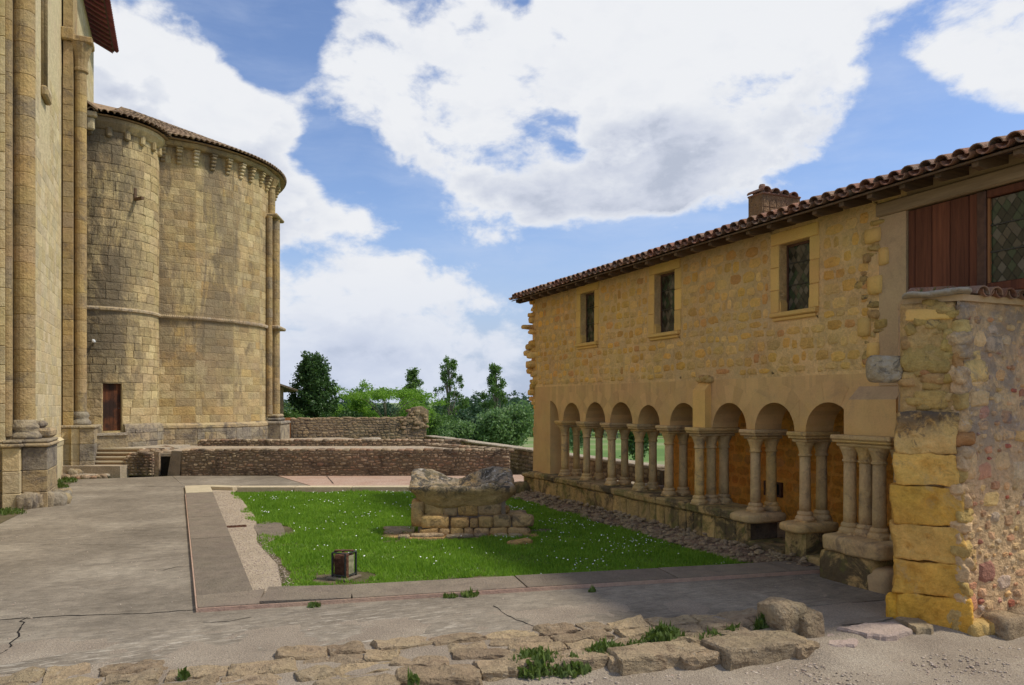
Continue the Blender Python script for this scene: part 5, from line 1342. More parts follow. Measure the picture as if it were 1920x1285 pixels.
# corbels: stacked rolls
def corbel(par, ang, mat):
    Mx = Matrix.Translation((AC.x, AC.y, 0)) @ Matrix.Rotation(ang, 4, 'Z'); m = MB(); r = AR-.03
    for k, (z, pr2) in enumerate(((11.40, .10), (11.53, .17), (11.66, .24), (11.79, .31))): m.bbox((r-.05, -.10, z), (r+pr2*.72, .10, z+.125), .035, Mx)
    m.bbox((r-.05, -.11, 11.917), (r+.24, .11, 11.985), .01, Mx); m.build('corbel', M[mat], par)
for i, u in enumerate((-84.8, -78.5, -71.6, -64, -56.5, -49, -42.5, -35, -28, -10)): corbel(aw, math.radians(u), 'nave' if i in (2, 5) else 'apse')
# blind panels under the cornice at the left: recessed dark slots
# buttress shafts at the right limb
def bshaft(ang, r, rr, z0, z1, mat='pier', nm='buttress_shaft', h=.5):
    c = AC+Vector((math.cos(ang), math.sin(ang), 0))*rr
    sh = MB().lathe([(r*.9, z0-.02), (r*.9, z1)], (c.x, c.y), 12).build(nm, M[mat], aw); drums(sh, c.x, c.y, r, z0, z1, mat, h, 14)
    return c
bshaft(math.radians(-27), .13, AR+.06, 1.9, 10.35); bshaft(math.radians(-20), .20, AR+.12, 1.9, 10.35); bshaft(math.radians(-11), .17, AR+.02, 1.9, 10.35)
bshaft(math.radians(-23), .19, AR+.0, 10.5, 11.7)
c = AC+Vector((math.cos(math.radians(-19)), math.sin(math.radians(-19)), 0))*AR
Mx = Matrix.Translation((c.x, c.y, 0)) @ Matrix.Rotation(math.radians(-19), 4, 'Z')
MB().bbox((-.4, -.95, .5), (.55, .85, 1.45), .03, Mx).bbox((-.4, -.98, 1.452), (.60, .88, 1.60), .05, Mx).bbox((-.3, -.6, 1.60), (.42, .6, 1.74), .06, Mx).bbox((-.3, -.55, 1.741), (.38, .5, 1.9), .06, Mx).build('buttress_plinth', M['plinth_c'], aw)
MB().bbox((-.3, -.75, 5.56), (.42, .7, 5.70), .04, Mx).build('buttress_string', M['lichen'], aw)
MB().bbox((-.3, -.70, 10.35), (.36, .65, 10.5), .05, Mx).build('buttress_cap', M['pier'], aw)
c = AC+Vector((math.cos(math.radians(-23)), math.sin(math.radians(-23)), 0))*AR
MB().lathe([(.20, 11.6), (.24, 11.65), (.21, 11.7), (.36, 11.98)], (c.x, c.y), 10).build('capital', M['pier'], aw)
# roofs
def cone_tiles(par, c, r_e, z_e, apex, a0, a1, rows, pl, lim):
    """tiles run up from the eave to the apex (a point)"""
    out = []; c = Vector((c[0], c[1], z_e)); apex = Vector(apex)
    nE = int((a1-a0)*r_e/.20)
    for k in range(nE):
        a = a0+(a1-a0)*(k+.5)/nE; e = c+Vector((math.cos(a), math.sin(a), 0))*r_e; dv = apex-e; L = dv.length
        nrow = int(L/.42)
        for r in range(nrow):
            t = r*.42/L
            if (1-t) < .5 and k % 2: continue
            if (1-t) < .25 and k % 4: continue
            p = e+dv*t; out.append((p, dv.normalized(), (1 if (1-t) >= .5 else 1.4), r))
    return out
tp = tpool('roof_tile', M['tile_a'], .50, .105, .085, .018, False, 5)
alltiles = []
RA = (-2.2, 36.5, 14.85)
for t_ in cone_tiles(aw, (AC.x, AC.y), AR+.42, 12.27, RA, math.radians(-112), math.radians(25), 0, tp, 0): alltiles.append((t_, 'a'))
for t_ in cone_tiles(tw_, TC, TR+.40, 12.20, (-2.5, 33.0, 13.35), math.radians(-160), math.radians(5), 0, tp, 0): alltiles.append((t_, 't'))
rf = MB(); n = 40
vs = [(AC.x+math.cos(a)*(AR+.40), AC.y+math.sin(a)*(AR+.40), 12.225) for a in [math.radians(-115+145*k/n) for k in range(n+1)]]+[RA, (AC.x, AC.y, 12.225), (-3.6, 36.5, 15.0), (-3.6, 31.0, 12.25)]
rf.add(vs, [(k, k+1, n+1) for k in range(n)]+[(k+1, k, n+2) for k in range(n)]+[(0, n+1, n+3, n+4)]); ra = rf.build('apse_roof', M['tile_a'], chh)
rf = MB(); vs = [(TC[0]+math.cos(a)*(TR+.38), TC[1]+math.sin(a)*(TR+.38), 12.15) for a in [math.radians(-175+200*k/n) for k in range(n+1)]]+[(-2.5, 33.0, 13.32), (TC[0], TC[1], 12.15)]
rf.add(vs, [(k, k+1, n+1) for k in range(n)]+[(k+1, k, n+2) for k in range(n)]); rt = rf.build('turret_roof', M['tile_a'], chh)
alltiles.sort(key=lambda q: (q[0][3] > 1, random.random())); cnt = 0; rst = {'a': MB(), 't': MB()}
for ((p, dv, sc, r), wch) in alltiles:
    me, vs, fs = random.choice(tp); x = dv; z = Vector((0, 0, 1)); y = z.cross(x).normalized(); z = x.cross(y)
    Mx = Matrix.Translation(p+z*.03+x*-.02) @ Matrix((x, y, z)).transposed().to_4x4() @ Matrix.Rotation(.03, 4, 'Y') @ Matrix.Rotation(random.uniform(-.06,.06), 4, 'X') @ Matrix.Diagonal((1, sc, 1, 1))
    if cnt < 250: link('roof_tile', me, ra if wch == 'a' else rt, M=Mx); cnt += 1
    else: rst[wch].add([Mx @ Vector(v) for v in vs], fs)
for w_, par in (('a', ra), ('t', rt)):
    if rst[w_].v: o = rst[w_].build('upper_tiles', M['tile_a'], par); o['kind'] = 'stuff'
grp += [(cT, TF, pool('block', .008, M['turret'], 16), tw_), (cTP, TPf, pool('block', .012, M['plinth_c'], 10), tw_), (cN, FN, pool('block', .006, M['nave'], 12), NW), (cN2, FN, pool('block', .006, M['nave'], 12), NW), (cN3, FN2, pool('block', .006, M['nave'], 12), NW)]
lay(grp, 300)

# ================================================================ FOUNDATION WALLS AND TERRACE (frame L)
random.seed(44)
LO = Vector((.08, 27.4, 0)); E1 = Vector((.919, -.393, 0)).normalized(); E2 = Vector((-E1.y, E1.x, 0))
def L(s, t): p = LO+E1*s+E2*t; return (p.x, p.y)
def lbox(name, s0, s1, t0, t1, z0, z1, mat, par, c=0):
    m = MB(); m.prism([L(s0, t0), L(s1, t0), L(s1, t1), L(s0, t1)], z0, z1); return m.build(name, M[mat], par)
def top_stones(par, s0, s1, t0, t1, z, mat='lowwall', sz=.26):
    s = s0
    while s < s1:
        w = random.uniform(.7, 1.3)*sz; p = L(s+w/2, (t0+t1)/2); put('top_stone', par, mat, (p[0], p[1], z-.05), w, (t1-t0)*random.uniform(.8,1.05), .09+random.uniform(0,.03), int(s*50), math.atan2(E1.y, E1.x), n=2, p=5, amp=.025); s += w
def rub(par_name, s0, s1, t0, t1, z1, label, axis='s', h=.095, w=.16):
    o = thing(par_name, (*L(s0, t0), 0), label, 'wall')
    c = lbox('wall_core', s0, s1, t0, t1, -.2, z1-.02, 'lowmortar', o)
    fr = Plane(Vector((*L(0, t0), 0)), E1, -E2)
    g = [(courses(s0, s1, .0, z1-.03, h, w, .02, (), .4, .55, .35), fr, pool('rubble', .02, M['lowwall'], 24), c)]
    frr = Plane(Vector((*L(s1, 0), 0)), E2, E1); g.append((courses(t0, t1, .0, z1-.03, h, w, .02, (), .25, .4, .1), frr, pool('rubble', .02, M['lowwall'], 24), c))
    frl = Plane(Vector((*L(s0, 0), 0)), E2, -E1); g.append((courses(t0, t1, .0, z1-.03, h, w, .02, (), .25, .4, .1), frl, pool('rubble', .02, M['lowwall'], 24), c))
    lay(g, 0, mass='rubble_stones'); top_stones(c, s0, s1, t0, t1, z1); return o
rub('foundation_wall', 0, 10.75, 0, .42, .82, 'long low rubble foundation wall holding the gravel terrace behind the lawn')
tr = tag(MB().prism([L(-.9, .42), L(10.6, .42), (8.9, 28.3), (6.9, 36.2), (-.5, 36.2), (-3.4, 33), L(-3.2, 1.5), L(-.9, 1.5)], -.2, .77).build('gravel_terrace', M['gravel_l']), kind='structure')
rub('foundation_wall', -.9, 8.9, 3.6, 4.0, .96, 'lower stone footing line crossing the terrace in front of the apse')
# return wall on the right edge of the terrace
o = thing('foundation_wall', (9.9, 23.3, 0), 'low stone foundation wall running back along the right edge of the terrace', 'wall')
P0, P1 = Vector((*L(10.75, .45), 0)), Vector((8.6, 29.0, 0)); dv = (P1-P0).normalized(); nv = Vector((dv.y, -dv.x, 0))
m = MB(); m.prism([tuple(P0.xy), tuple(P1.xy), tuple((P1-nv*.5).xy), tuple((P0-nv*.5).xy)][::-1], -.2, .82); c = m.build('wall_core', M['lowmortar'], o)
lay([(courses(0, (P1-P0).length, 0, .8, .10, .17, .02, (), .25, .4, .1), Plane(P0, dv, nv), pool('rubble', .02, M['lowwall'], 24), c)], 0, mass='rubble_stones')
for i in range(26): p = P0.lerp(P1, i/26)-nv*random.uniform(.1,.4); put('top_stone', c, 'lowwall', (p.x, p.y, .76), .3, .34, .12, 900+i, random.random(), n=2, p=4, amp=.03)
# culvert with leaning slab
cv = thing('culvert', (*L(-.4, .2), 0), 'dark square culvert opening beside a pale upright slab in the low wall', 'culvert')
lbox('opening_shade_panel', -.78, -.38, .25, .30, 0, .62, 'dark', cv); lbox('lintel', -.95, .0, .22, .7, .62, .72, 'coping', cv); lbox('side_wall', -.95, -.78, .1, 1.2, -.1, .78, 'lowwall', cv)  # near-black panel painted as the shade inside the opening
m = MB(); y0 = .02; 
for a in ((-.42, -.03), ): m.add([(*L(-.50, .06), -.1), (*L(-.06, .0), -.1), (*L(.0, .0), .80), (*L(-.33, .02), .82), (*L(-.50, .22), -.1), (*L(-.06, .2), -.1), (*L(.0, .2), .80), (*L(-.33, .22), .82)], [(0,1,2,3), (5,4,7,6), (1,5,6,2), (3,2,6,7), (0,3,7,4)])
m.build('upright_slab', M['kerb'], cv)
# ramp-shaped wing wall beside the steps
wg = thing('wing_wall', (*L(-1.4, 0), 0), 'ramp shaped rubble wing wall between the steps and the culvert', 'wall')
m = MB(); pr_s = [(-2.25, 0), (-.95, 0), (-.95, .72), (-1.62, .74)]
for (a, b) in ((.0, .55),):
    n = 4; vs = [(*L(s, 0), z) for s, z in pr_s]+[(*L(s, 2.0), z*1.12) for s, z in pr_s]
    m.add(vs, [(0,1,2,3), (7,6,5,4), (0,4,5,1), (1,5,6,2), (2,6,7,3), (3,7,4,0)])
wc = m.build('wall_core', M['lowmortar'], wg)
cw = courses(-2.25, -.95, .0, .74, .095, .17, .018, (), .15, .4, .08, keep=lambda q, z, w, h: z < (q+2.30)*1.14)
frr = Plane(Vector((*L(-.95, 0), 0)), E2, E1)
lay([(cw, Plane(LO, E1, -E2), pool('cobble', .035, M['lowwall'], 20), wc), (courses(0, 2, 0, .72, .1, .17, .018, (), .2, .4, .08), frr, pool('rubble', .02, M['lowwall'], 24), wc)], 90)
for i in range(26):
    s = random.uniform(-1.6, -.95); t = random.uniform(0, 1.9); p = L(s, t); put('top_stone', wc, 'lowwall', (p[0], p[1], .68+.04*t), .28, .22, .12, 950+i, random.random()*3, n=2, p=4, amp=.03)
for i in range(10):
    q = i/10; p = L(-2.25+.63*q, random.uniform(.1,.4)); put('top_stone', wc, 'lowwall', (p[0], p[1], .74*q-.04), .24, .3, .12, 980+i, random.random(), n=2, p=4, amp=.03)
# steps
st = thing('stone_steps', (*L(-2.8, .8), 0), 'flight of pale stone steps climbing to the turret door', 'steps')
lbox('platform', -3.9, -1.75, -.5, .1, -.1, .36, 'gravel_l', st)
for i, (z, t) in enumerate(((.47, .05), (.60, .27), (.73, .49), (.86, .71))):
    lbox('riser', -4.0, -1.6, t+.035, t+.215, .0, z-.045, 'beam', st); lbox('step', -4.0, -1.6, t, t+.218, z-.045, z, 'kerb_l', st)
lbox('landing', -4.0, -.95, .93, 3.0, .3, .858, 'coping', st)
lbox('side_block', -3.7, -3.25, .72, 1.0, .861, 1.0, 'kerb_l', st)
lk = thing('low_stone_kerb', (*L(-3, 0), 0), 'low broken line of stones at the foot of the church steps', 'kerb')
for i in range(16):
    p = L(-4.1+i*.125+random.uniform(-.03,.03), -.66+random.uniform(-.06,.06)); put('kerb_stone', lk, 'lowwall', (p[0], p[1], -.06), random.uniform(.18,.32), .28, random.uniform(.12,.2), 1000+i, random.uniform(-.6,.2), n=2, p=4, amp=.03)
for i in range(9):
    p = L(-4.1+i*.24, -.62); put('kerb_stone', lk, 'coping', (p[0], p[1]+.15, -.02), .34, .3, .14, 1040+i, random.uniform(-.6,.2), n=2, p=5, amp=.03)

# ================================================================ PARAPET AND BOUNDARY WALL
pp = thing('parapet_wall', (11.1, 25, 0), 'long low parapet wall with pale coping overlooking the valley', 'wall')
c = MB().box((11.1, 16.1, -2.5), (11.5, 36.4, .70)).build('wall_core', M['lowmortar'], pp)
lay([(courses(16.2, 36.2, .0, .70, .13, .22, .018, (), .25, .4, .1), Plane((11.1, 0, 0), (0, 1, 0), (-1, 0, 0)), pool('rubble', .02, M['lowwall'], 24), c)], 0, mass='rubble_stones')
y = 36.2
while y > 16.8:
    l_ = random.uniform(.5, .9); MB().bbox((11.04, y-l_+.01, .70+random.uniform(0,.015)), (11.56, y-.01, .78+random.uniform(0,.02)), .02).build('coping_stone', M['coping'], pp); y -= l_
b2 = thing('foundation_wall', (10.2, 18.5, 0), 'low footing wall with a lit top painted pale, seen through the arcade', 'wall')
for (a, b) in (((10.0, 19.6), (10.9, 15.6)), ):
    a = Vector((*a, 0)); b = Vector((*b, 0)); dv = (b-a).normalized(); nv = Vector((dv.y, -dv.x, 0))
    m = MB(); m.prism([tuple((a+nv*.3).xy), tuple((b+nv*.3).xy), tuple((b-nv*.2).xy), tuple((a-nv*.2).xy)], 0, .30); c = m.build('wall_core', M['lowwall'], b2)
    for i in range(14): p = a.lerp(b, i/14); put('top_stone', c, 'coping', (p.x, p.y, .24), .34, .5, .12, 1100+i, random.random()*.3, n=2, p=5, amp=.02)  # paler top stones stand in for light on the wall top
bw_ = thing('boundary_wall', (8, 36.5, 0), 'dark rubble boundary wall with a gabled end behind the terrace', 'wall')
Y0 = 36.4
c = MB().box((4.75, Y0, 0), (11.2, Y0+.45, 1.62)).build('wall_core', M['lowmortar'], bw_)
m = MB(); g = [(9.75, 1.4), (10.3, 1.7), (10.55, 2.15), (11.0, 2.22), (11.3, 2.02), (11.3, 1.4)]
m.add([(x, Y0-.02, z) for x, z in g]+[(x, Y0+.47, z) for x, z in g], [tuple(range(6))[::-1], tuple(range(6, 12))]+[(i, (i+1) % 6, 6+(i+1) % 6, 6+i) for i in range(6)]); m.build('gable_end', M['boundary'], bw_)
frB = Plane((0, Y0, 0), (1, 0, 0), (0, -1, 0))
lay([(courses(4.8, 11.2, .6, 1.62, .13, .22, .02, (), .4, .5, .3), frB, pool('rubble', .018, M['boundary'], 24), c)], 0, mass='rubble_stones')
for i in range(30): put('top_stone', c, 'boundary', (4.8+i*.2, Y0+.2, 1.58+random.uniform(-.02,.03)), .28, .4, .1, 1150+i, random.random(), n=2, p=4, amp=.03)
for i in range(40): put('top_stone', c, 'boundary', (9.9+random.random()*1.3, Y0-.03, 1.0+random.random()*.95), .26, .12, .15, 1190+i, 0, n=2, p=4, amp=.03)
gt = thing('wooden_gate', (4.3, 36.4, 0), 'orange brown wooden gate between the apse and boundary wall', 'gate')
for i in range(6): MB().bbox((3.7+i*.17, 36.42, .5), (3.865+i*.17, 36.46, 1.70), .006).build('board', M['gate'], gt)
MB().box((3.7, 36.47, .8), (4.72, 36.52, .9)).box((3.7, 36.47, 1.4), (4.72, 36.52, 1.5)).build('rail', M['gate'], gt)
p = P(740, 833, z=.77); sb = tag(link('stone_block', rock_mesh('stone_block', M['coping'], .85, .5, .18, seed=61, n=3, p=9, amp=.015)), 'pale flat stone block standing on the far gravel terrace by the boundary wall', 'stone'); sb.location = (7.3, 31.6, .76)
for (u, v, nm) in ((290, 905, 1),): pass
# little house roof behind the apse
hb = thing('outbuilding', (4.6, 44, 0), 'small dark roofed outbuilding half hidden behind the dark tree', 'building')
MB().box((1.5, 43, -1), (5.2, 48, 3.2)).build('wall', M['boundary'], hb)
MB().add([(1.2, 42.6, 4.7), (5.9, 42.6, 3.1), (5.9, 48.4, 3.1), (1.2, 48.4, 4.7), (1.2, 42.6, 4.6), (5.9, 42.6, 3.0), (5.9, 48.4, 3.0), (1.2, 48.4, 4.6)], [(0,1,2,3), (7,6,5,4), (0,4,5,1), (1,5,6,2)]).build('roof', M['lowmortar'], hb)

# ================================================================ TREES
def leaves(name, parent, blobs, n, size, mat, seed=0, clump=14, droop=0.0, csz=.18, surf=.35, aspect=.55):
    """blobs: (cx,cy,cz,rx,ry,rz,weight)"""
    rs = np.random.RandomState(seed); B = np.array([b[:6] for b in blobs], float); w = np.array([b[6] if len(b) > 6 else b[3]*b[4]*b[5] for b in blobs], float)**.7; w /= w.sum()
    nc = max(4, n//clump); bi = rs.choice(len(B), nc, p=w); d = rs.normal(size=(nc, 3)); d /= np.linalg.norm(d, axis=1)[:, None]
    r = rs.rand(nc, 1)**surf; r *= 1+.12*rs.normal(size=(nc, 1))
    C = B[bi, :3]+d*r*B[bi, 3:6]
    cen = np.repeat(C, clump, 0)+rs.normal(size=(nc*clump, 3))*csz*np.array([1, 1, .8]); m = len(cen)
    a = rs.normal(size=(m, 3)); a[:, 2] -= droop; a /= np.linalg.norm(a, axis=1)[:, None]; b = rs.normal(size=(m, 3)); b = np.cross(a, b); b /= np.linalg.norm(b, axis=1)[:, None]
    s = size*(.6+.8*rs.rand(m, 1)); v = np.stack([cen-a*s*.5, cen+b*s*aspect*.5, cen+a*s*.5, cen-b*s*aspect*.5], 1)
    return link(name, npmesh(name, v, 4, mat), parent)
def tree(x, y, zb, H, trunk_r, crown, n, size, mat, label, limbs=(), bark='bark', seed=0, name='tree', group=None, top=.7, **k):
    t = thing(name, (x, y, zb), label, 'tree', group)
    R = random.Random(seed); pts = [(x+R.uniform(-.1,.1)*i*.3, y, zb+H*top*i/5) for i in range(6)]
    tr_ = MB().tube(pts, [trunk_r*(1-.75*i/5) for i in range(6)], 8).build('trunk', M[bark], t, smooth=True)
    for (z0, dx, dy, dz, r) in limbs:
        p0 = Vector((x, y, zb+z0)); p1 = p0+Vector((dx, dy, dz)); mid = p0.lerp(p1, .5)+Vector((0, 0, .12*Vector((dx, dy, dz)).length))
        MB().tube([p0, mid, p1], [r, r*.6, r*.2], 6).build('limb', M[bark], tr_, smooth=True)
    leaves('crown', t, [(x+b[0], y+b[1], zb+b[2], *b[3:]) for b in crown], n, size, M[mat], seed, **k); return t
R = random.Random(3)
def at(u, Z, v): return P(u, v, Z=Z)
# dark evergreen behind the boundary wall: broad base, pointed leading shoots
p = at(588, 46, 785); cz = []
for i in range(34):
    z = .5+i*.155; rr = 1.85*(1-(i/36))**.8+.15; a = i*2.4; cz.append((math.cos(a)*rr*.55, math.sin(a)*rr*.55, z, .62, .62, .40, .5))
for (dx, z) in ((-.5, 5.6), (-.2, 5.2), (.15, 4.9), (.75, 4.6), (-.75, 4.8), (1.2, 3.8), (-1.2, 3.7), (.6, 5.0), (-.95, 4.3)): cz += [(dx, 0, z, .10, .10, .5, .05), (dx, 0, z-.5, .22, .22, .5, .1)]
cz += [(1.5, 0, 1.2, .9, .9, .9), (-1.5, 0, 1.3, .9, .9, .9), (2.1, 0, 1.9, .6, .6, .8)]
tree(p.x, p.y, -.6, 5.6, .16, cz, 22000, .16, 'leaf_dark', 'dark bushy evergreen tree with pointed shoots beside the apse', seed=4, name='evergreen_tree', clump=16, csz=.11)
for i, (u, Z, v, r, h, mt, lb) in enumerate(((545, 44, 790, .9, 2.2, 'leaf_mid', 'green shrub at the foot of the evergreen, left side'), (655, 47, 790, 1.0, 2.0, 'leaf_dark', 'dark shrub right of the evergreen behind the wall'))):
    p = at(u, Z, v); tree(p.x, p.y, -.4, h, .08, [(0, 0, h*.6, r, r, h*.55), (.5, 0, h*.4, r*.7, r, h*.4)], 5000, .15, mt, lb, seed=10+i, name='shrub', clump=14, csz=.12)
# light green spreading tree with an open umbrella crown
p = at(725, 48, 785); cr2 = []
lm = []
for i in range(26):
    a = R.uniform(0, 6.28); rr = R.uniform(.6, 3.1); z = 3.1-.10*(rr-1.2)**2*.8+R.uniform(-.15,.2); cr2.append((math.cos(a)*rr, math.sin(a)*rr*.7, z, .65, .5, .12, .4)); 
    if i < 18: lm.append((.9+R.random()*.4, math.cos(a)*rr, math.sin(a)*rr*.7, z-1.0, .03))
cr2 += [(-3.0, 0, 3.4, .8, .4, .12, .4), (-3.6, 0, 3.7, .5, .3, .1, .2), (3.4, 0, 2.6, .7, .4, .1, .3)]
tree(p.x, p.y, -.2, 1.6, .09, cr2, 7500, .12, 'leaf_light', 'light green tree with a wide airy umbrella crown behind the boundary wall', lm, seed=21, name='umbrella_tree', clump=10, csz=.12, bark='trunk_pale')
for i, (u, Z, v0, w, h, lb) in enumerate(((668, 50, 700, 1.3, 3.3, 'upright fresh green tree left of the umbrella shaped tree'), (770, 52, 730, 1.7, 2.5, 'round fresh green tree right of the umbrella shaped tree'), (630, 49, 745, .9, 2.0, 'small green bush between the evergreen and the upright tree'), (700, 49.5, 760, 1.4, 1.7, 'low fresh green bush under the umbrella shaped tree'), (805, 55, 745, 1.0, 2.0, 'small green tree above the gabled wall end'))):
    p = at(u, Z, 785); b = [(R.uniform(-.5,.5)*w, R.uniform(-.4,.4)*w, h*(.45+.14*j), w*(.75-.10*j), w*.5, h*.22) for j in range(5)]
    tree(p.x, p.y, -.3, h, .07, b, 6000, .13, 'leaf_light' if i != 4 else 'leaf_mid', lb, seed=30+i, name='leafy_tree', clump=12, csz=.13)
# three narrow poplars with bare gaps
def poplar(u, Z, vtop, width, label, seed, heavy=1.0):
    p = at(u, Z, 790); zb = hgt(p.x, p.y); top = CH+(HZ-vtop)/F*Z; H = top-zb; Rr = random.Random(seed); cr = []; lm = []
    zz0 = H*.30
    for j in range(46):
        t = j/46; z = zz0+(H-zz0)*t; rr = width*1.7*(.30+.70*math.sin(math.pi*(min(1, t*1.05))**.8))*Rr.uniform(.3, 1.0)*(1-.25*t)
        a = Rr.uniform(0, 6.28); dx, dy = math.cos(a)*rr, math.sin(a)*rr*.8; s = Rr.uniform(.2, .5)*width*.26
        cr.append((dx, dy, z, s, s, s*2.6, .6)); lm.append((max(.2, z-1.8-rr), dx, dy, 1.6+rr, .05))
    for j in range(3): cr.append((Rr.uniform(-.15,.15), 0, H-.3-j*.7, .22+.08*j, .22, .6, .2))
    cr += [(Rr.uniform(-1,1)*width, 0, H*.2, width*.9, width*.8, H*.13, 4*heavy)]
    tree(p.x, p.y, zb, H, .16, cr, int(6500*heavy), .19, 'leaf_mid', label, lm, 'trunk_pale', seed, 'poplar_tree', 'tall poplars beyond the parapet', .92, clump=14, csz=.13)
poplar(775, 62, 694, .85, 'shortest dark poplar top showing behind the light green trees', 51)
poplar(842, 72, 670, 1.35, 'tall slender poplar in the middle of the three poplars', 52)
poplar(930, 68, 685, 1.35, 'rightmost poplar standing above the grey green willow bush', 53)
# willow-like bush mass below the right poplar and bushes by the fields
def bush(u, Z, vt, vb, wpx, mat, label, seed, n=6000, size=.22, name='bush'):
    p = at(u, Z, vb); zb = CH+(HZ-vb)/F*Z-.5; top = CH+(HZ-vt)/F*Z; H = top-zb; w = wpx/F*Z/2; Rr = random.Random(seed)
    b = [(Rr.uniform(-.65,.65)*w, Rr.uniform(-.5,.5)*w, H*Rr.uniform(.3,.75), w*.45, w*.4, H*.28) for _ in range(9)]
    tree(p.x, p.y, zb, H*.8, .1, b, n, size, mat, label, seed=seed, name=name, clump=12, csz=.2)
bush(935, 62, 758, 850, 130, 'leaf_grey', 'large grey green willow bush below the rightmost poplar', 61, 16000, .26)
bush(880, 66, 775, 840, 110, 'leaf_wood', 'dark green bush between the two tall poplars', 62, 9000, .26)
bush(828, 64, 778, 830, 90, 'leaf_mid', 'green bush below the middle poplar', 63, 7000, .24)
bush(855, 60, 790, 830, 60, 'leaf_grey', 'grey green bush just above the parapet coping', 64, 4500, .22)
bush(995, 150, 795, 815, 30, 'leaf_bush', 'pale round bush standing alone in the meadow', 65, 2500, .4)
bush(1085, 90, 775, 850, 40, 'leaf_bush', 'pale bush seen through the leftmost arches', 66, 3500, .3)
bush(1195, 48, 740, 850, 46, 'leaf_dark', 'dark conifer seen through the fourth arch', 67, 7000, .2, 'conifer_tree')
bush(1137, 120, 745, 800, 50, 'leaf_mid', 'mid green tree seen through the second arch', 68, 4500, .45)
bush(1235, 44, 730, 800, 30, 'leaf_grey', 'grey green tree seen beside the inner wall through the arches', 69, 4500, .18)
# distant wood, one mass
def wood():
    rs = np.random.RandomState(9); bl = []; tr_ = MB(); R2 = random.Random(5)
    for row, Z0 in enumerate((330, 350, 385, 430)):
        for u in range(480, 1700, 16 if row < 2 else 20):
            Z = Z0+R2.uniform(-14, 14); p = at(u+R2.uniform(-6, 6), Z, 800); zb = hgt(p.x, p.y); w = R2.uniform(3, 5.5)
            H = R2.uniform(11, 15)+row*1.3+2.2*math.sin(u*.021+1)+(1.2 if 1150 > u > 880 else 0)
            for j in range(3): bl.append((p.x+R2.uniform(-2,2), p.y+R2.uniform(-2,2), zb+H*(.38+.22*j), w*(1-.22*j), w*.8, H*.20))
            if row < 2: tr_.tube([(p.x, p.y, zb), (p.x+R2.uniform(-.3,.3), p.y, zb+H*.6)], .22, 4, False)
    o = leaves('distant_wood', None, bl, 130000, 1.25, M['leaf_wood'], 9, clump=10, csz=.7, surf=.3); tag(o, kind='stuff')
    tag(tr_.build('wood_trunks', M['trunk_pale']), kind='stuff')
wood()

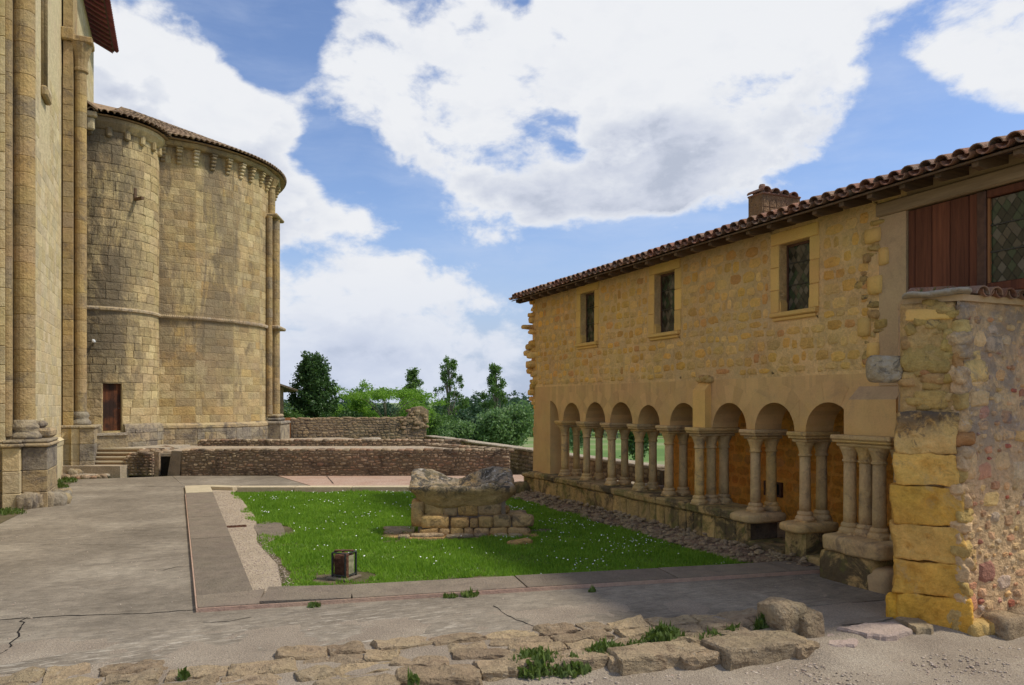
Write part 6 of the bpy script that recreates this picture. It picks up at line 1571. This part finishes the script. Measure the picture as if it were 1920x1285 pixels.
# ================================================================ WEEDS in front of the threshold and along edges
def weed(x, y, z, r, h, n, seed, name='weed_clump', lab=None, grp=None):
    rs = np.random.RandomState(seed); a = rs.rand(n)*6.283; rr = rs.rand(n)**.6*r; cx = x+rr*np.cos(a); cy = y+rr*np.sin(a)*.7; hh = h*(1-.6*(rr/r)**2)*rs.uniform(.2, 1.1, n)
    s = rs.uniform(.012, .030, n); ang = rs.rand(n)*6.283; tl = rs.uniform(-.7, .7, (n, 2)); dx = np.cos(ang); dy = np.sin(ang); v = np.zeros((n, 4, 3)); c = np.stack([cx, cy, z+hh], 1)
    for k, (p_, q_) in enumerate(((-1, 0), (0, .55), (1, 0), (0, -.55))): ox = (dx*p_-dy*q_)*s; oy = (dy*p_+dx*q_)*s; v[:, k] = c+np.stack([ox, oy, ox*tl[:, 0]*8*s*10+oy*tl[:, 1]*5], 1)
    m = n//3; bl = np.zeros((m, 3, 3)); ba = rs.rand(m)*6.283; br = rs.rand(m)*r*.9; bx = x+br*np.cos(ba); by = y+br*np.sin(ba)*.7; l = h*rs.uniform(.4, 1.2, m)
    bl[:, 0] = np.stack([bx, by, np.full(m, z)], 1); bl[:, 1] = bl[:, 0]+np.array([.007, 0, 0]); bl[:, 2] = np.stack([bx+rs.uniform(-.05,.05,m), by+rs.uniform(-.05,.05,m), z+l], 1)
    me = bpy.data.meshes.new(name); allv = np.concatenate([v.reshape(-1, 3), bl.reshape(-1, 3)]); nq = n; nt = m
    me.vertices.add(len(allv)); me.vertices.foreach_set('co', allv.reshape(-1).astype(np.float32)); me.loops.add(len(allv)); me.loops.foreach_set('vertex_index', np.arange(len(allv), dtype=np.int32))
    me.polygons.add(nq+nt); me.polygons.foreach_set('loop_start', np.concatenate([np.arange(0, nq*4, 4), nq*4+np.arange(0, nt*3, 3)]).astype(np.int32)); me.polygons.foreach_set('loop_total', np.concatenate([np.full(nq, 4), np.full(nt, 3)]).astype(np.int32))
    me.materials.append(M['weed']); me.update(calc_edges=True); o = link(name, me)
    return tag(o, lab, 'weeds', grp) if lab else tag(o, kind='stuff')
WD = [(1005,1262,.26,.16,700,'leftmost large clump of weeds against the threshold stones'),(1070,1262,.20,.10,350,'low weeds just right of the leftmost weed clump'),(1135,1245,.22,.15,450,'weed clump left of the tallest grass tuft'),(1245,1225,.22,.20,800,'tallest bushy grass tuft in front of the threshold'),(1330,1222,.18,.14,350,'thin yellowish weeds right of the tallest tuft'),(1375,1212,.12,.15,260,'narrow weed clump hanging beside a long pale block'),(1435,1210,.12,.24,500,'leafy weeds climbing the face of the long pale end block'),(1518,1212,.10,.06,120,'small flat weed at the foot of the end block'),(1535,1228,.05,.04,60,'tiny lone weed in the gravel right of the end block'),(1190,1238,.2,.12,350,'ragged weeds between two larger clumps')]
for i, (u, v, r, h, n, lb) in enumerate(WD):
    p = G(u, v-6, -.10); weed(p.x, p.y, -.12, r*1.15, h*1.2, int(n*1.5), 70+i, lab=lb, grp='weeds along the threshold stones')
xs = []
for i, (u, v, r, h, n) in enumerate([(140,890,.3,.18,260),(125,905,.3,.15,200),(110,915,.25,.14,160),(10,965,.4,.12,220),(880,1118,.12,.04,90),(1110,1110,.05,.03,30),(590,1138,.08,.04,50),(845,1120,.1,.03,60),(345,1275,.05,.07,60),(775,1278,.05,.05,50)]):
    p = G(u, v); weed(p.x, p.y, .0, r, h, n, 170+i, name='edge_weeds')
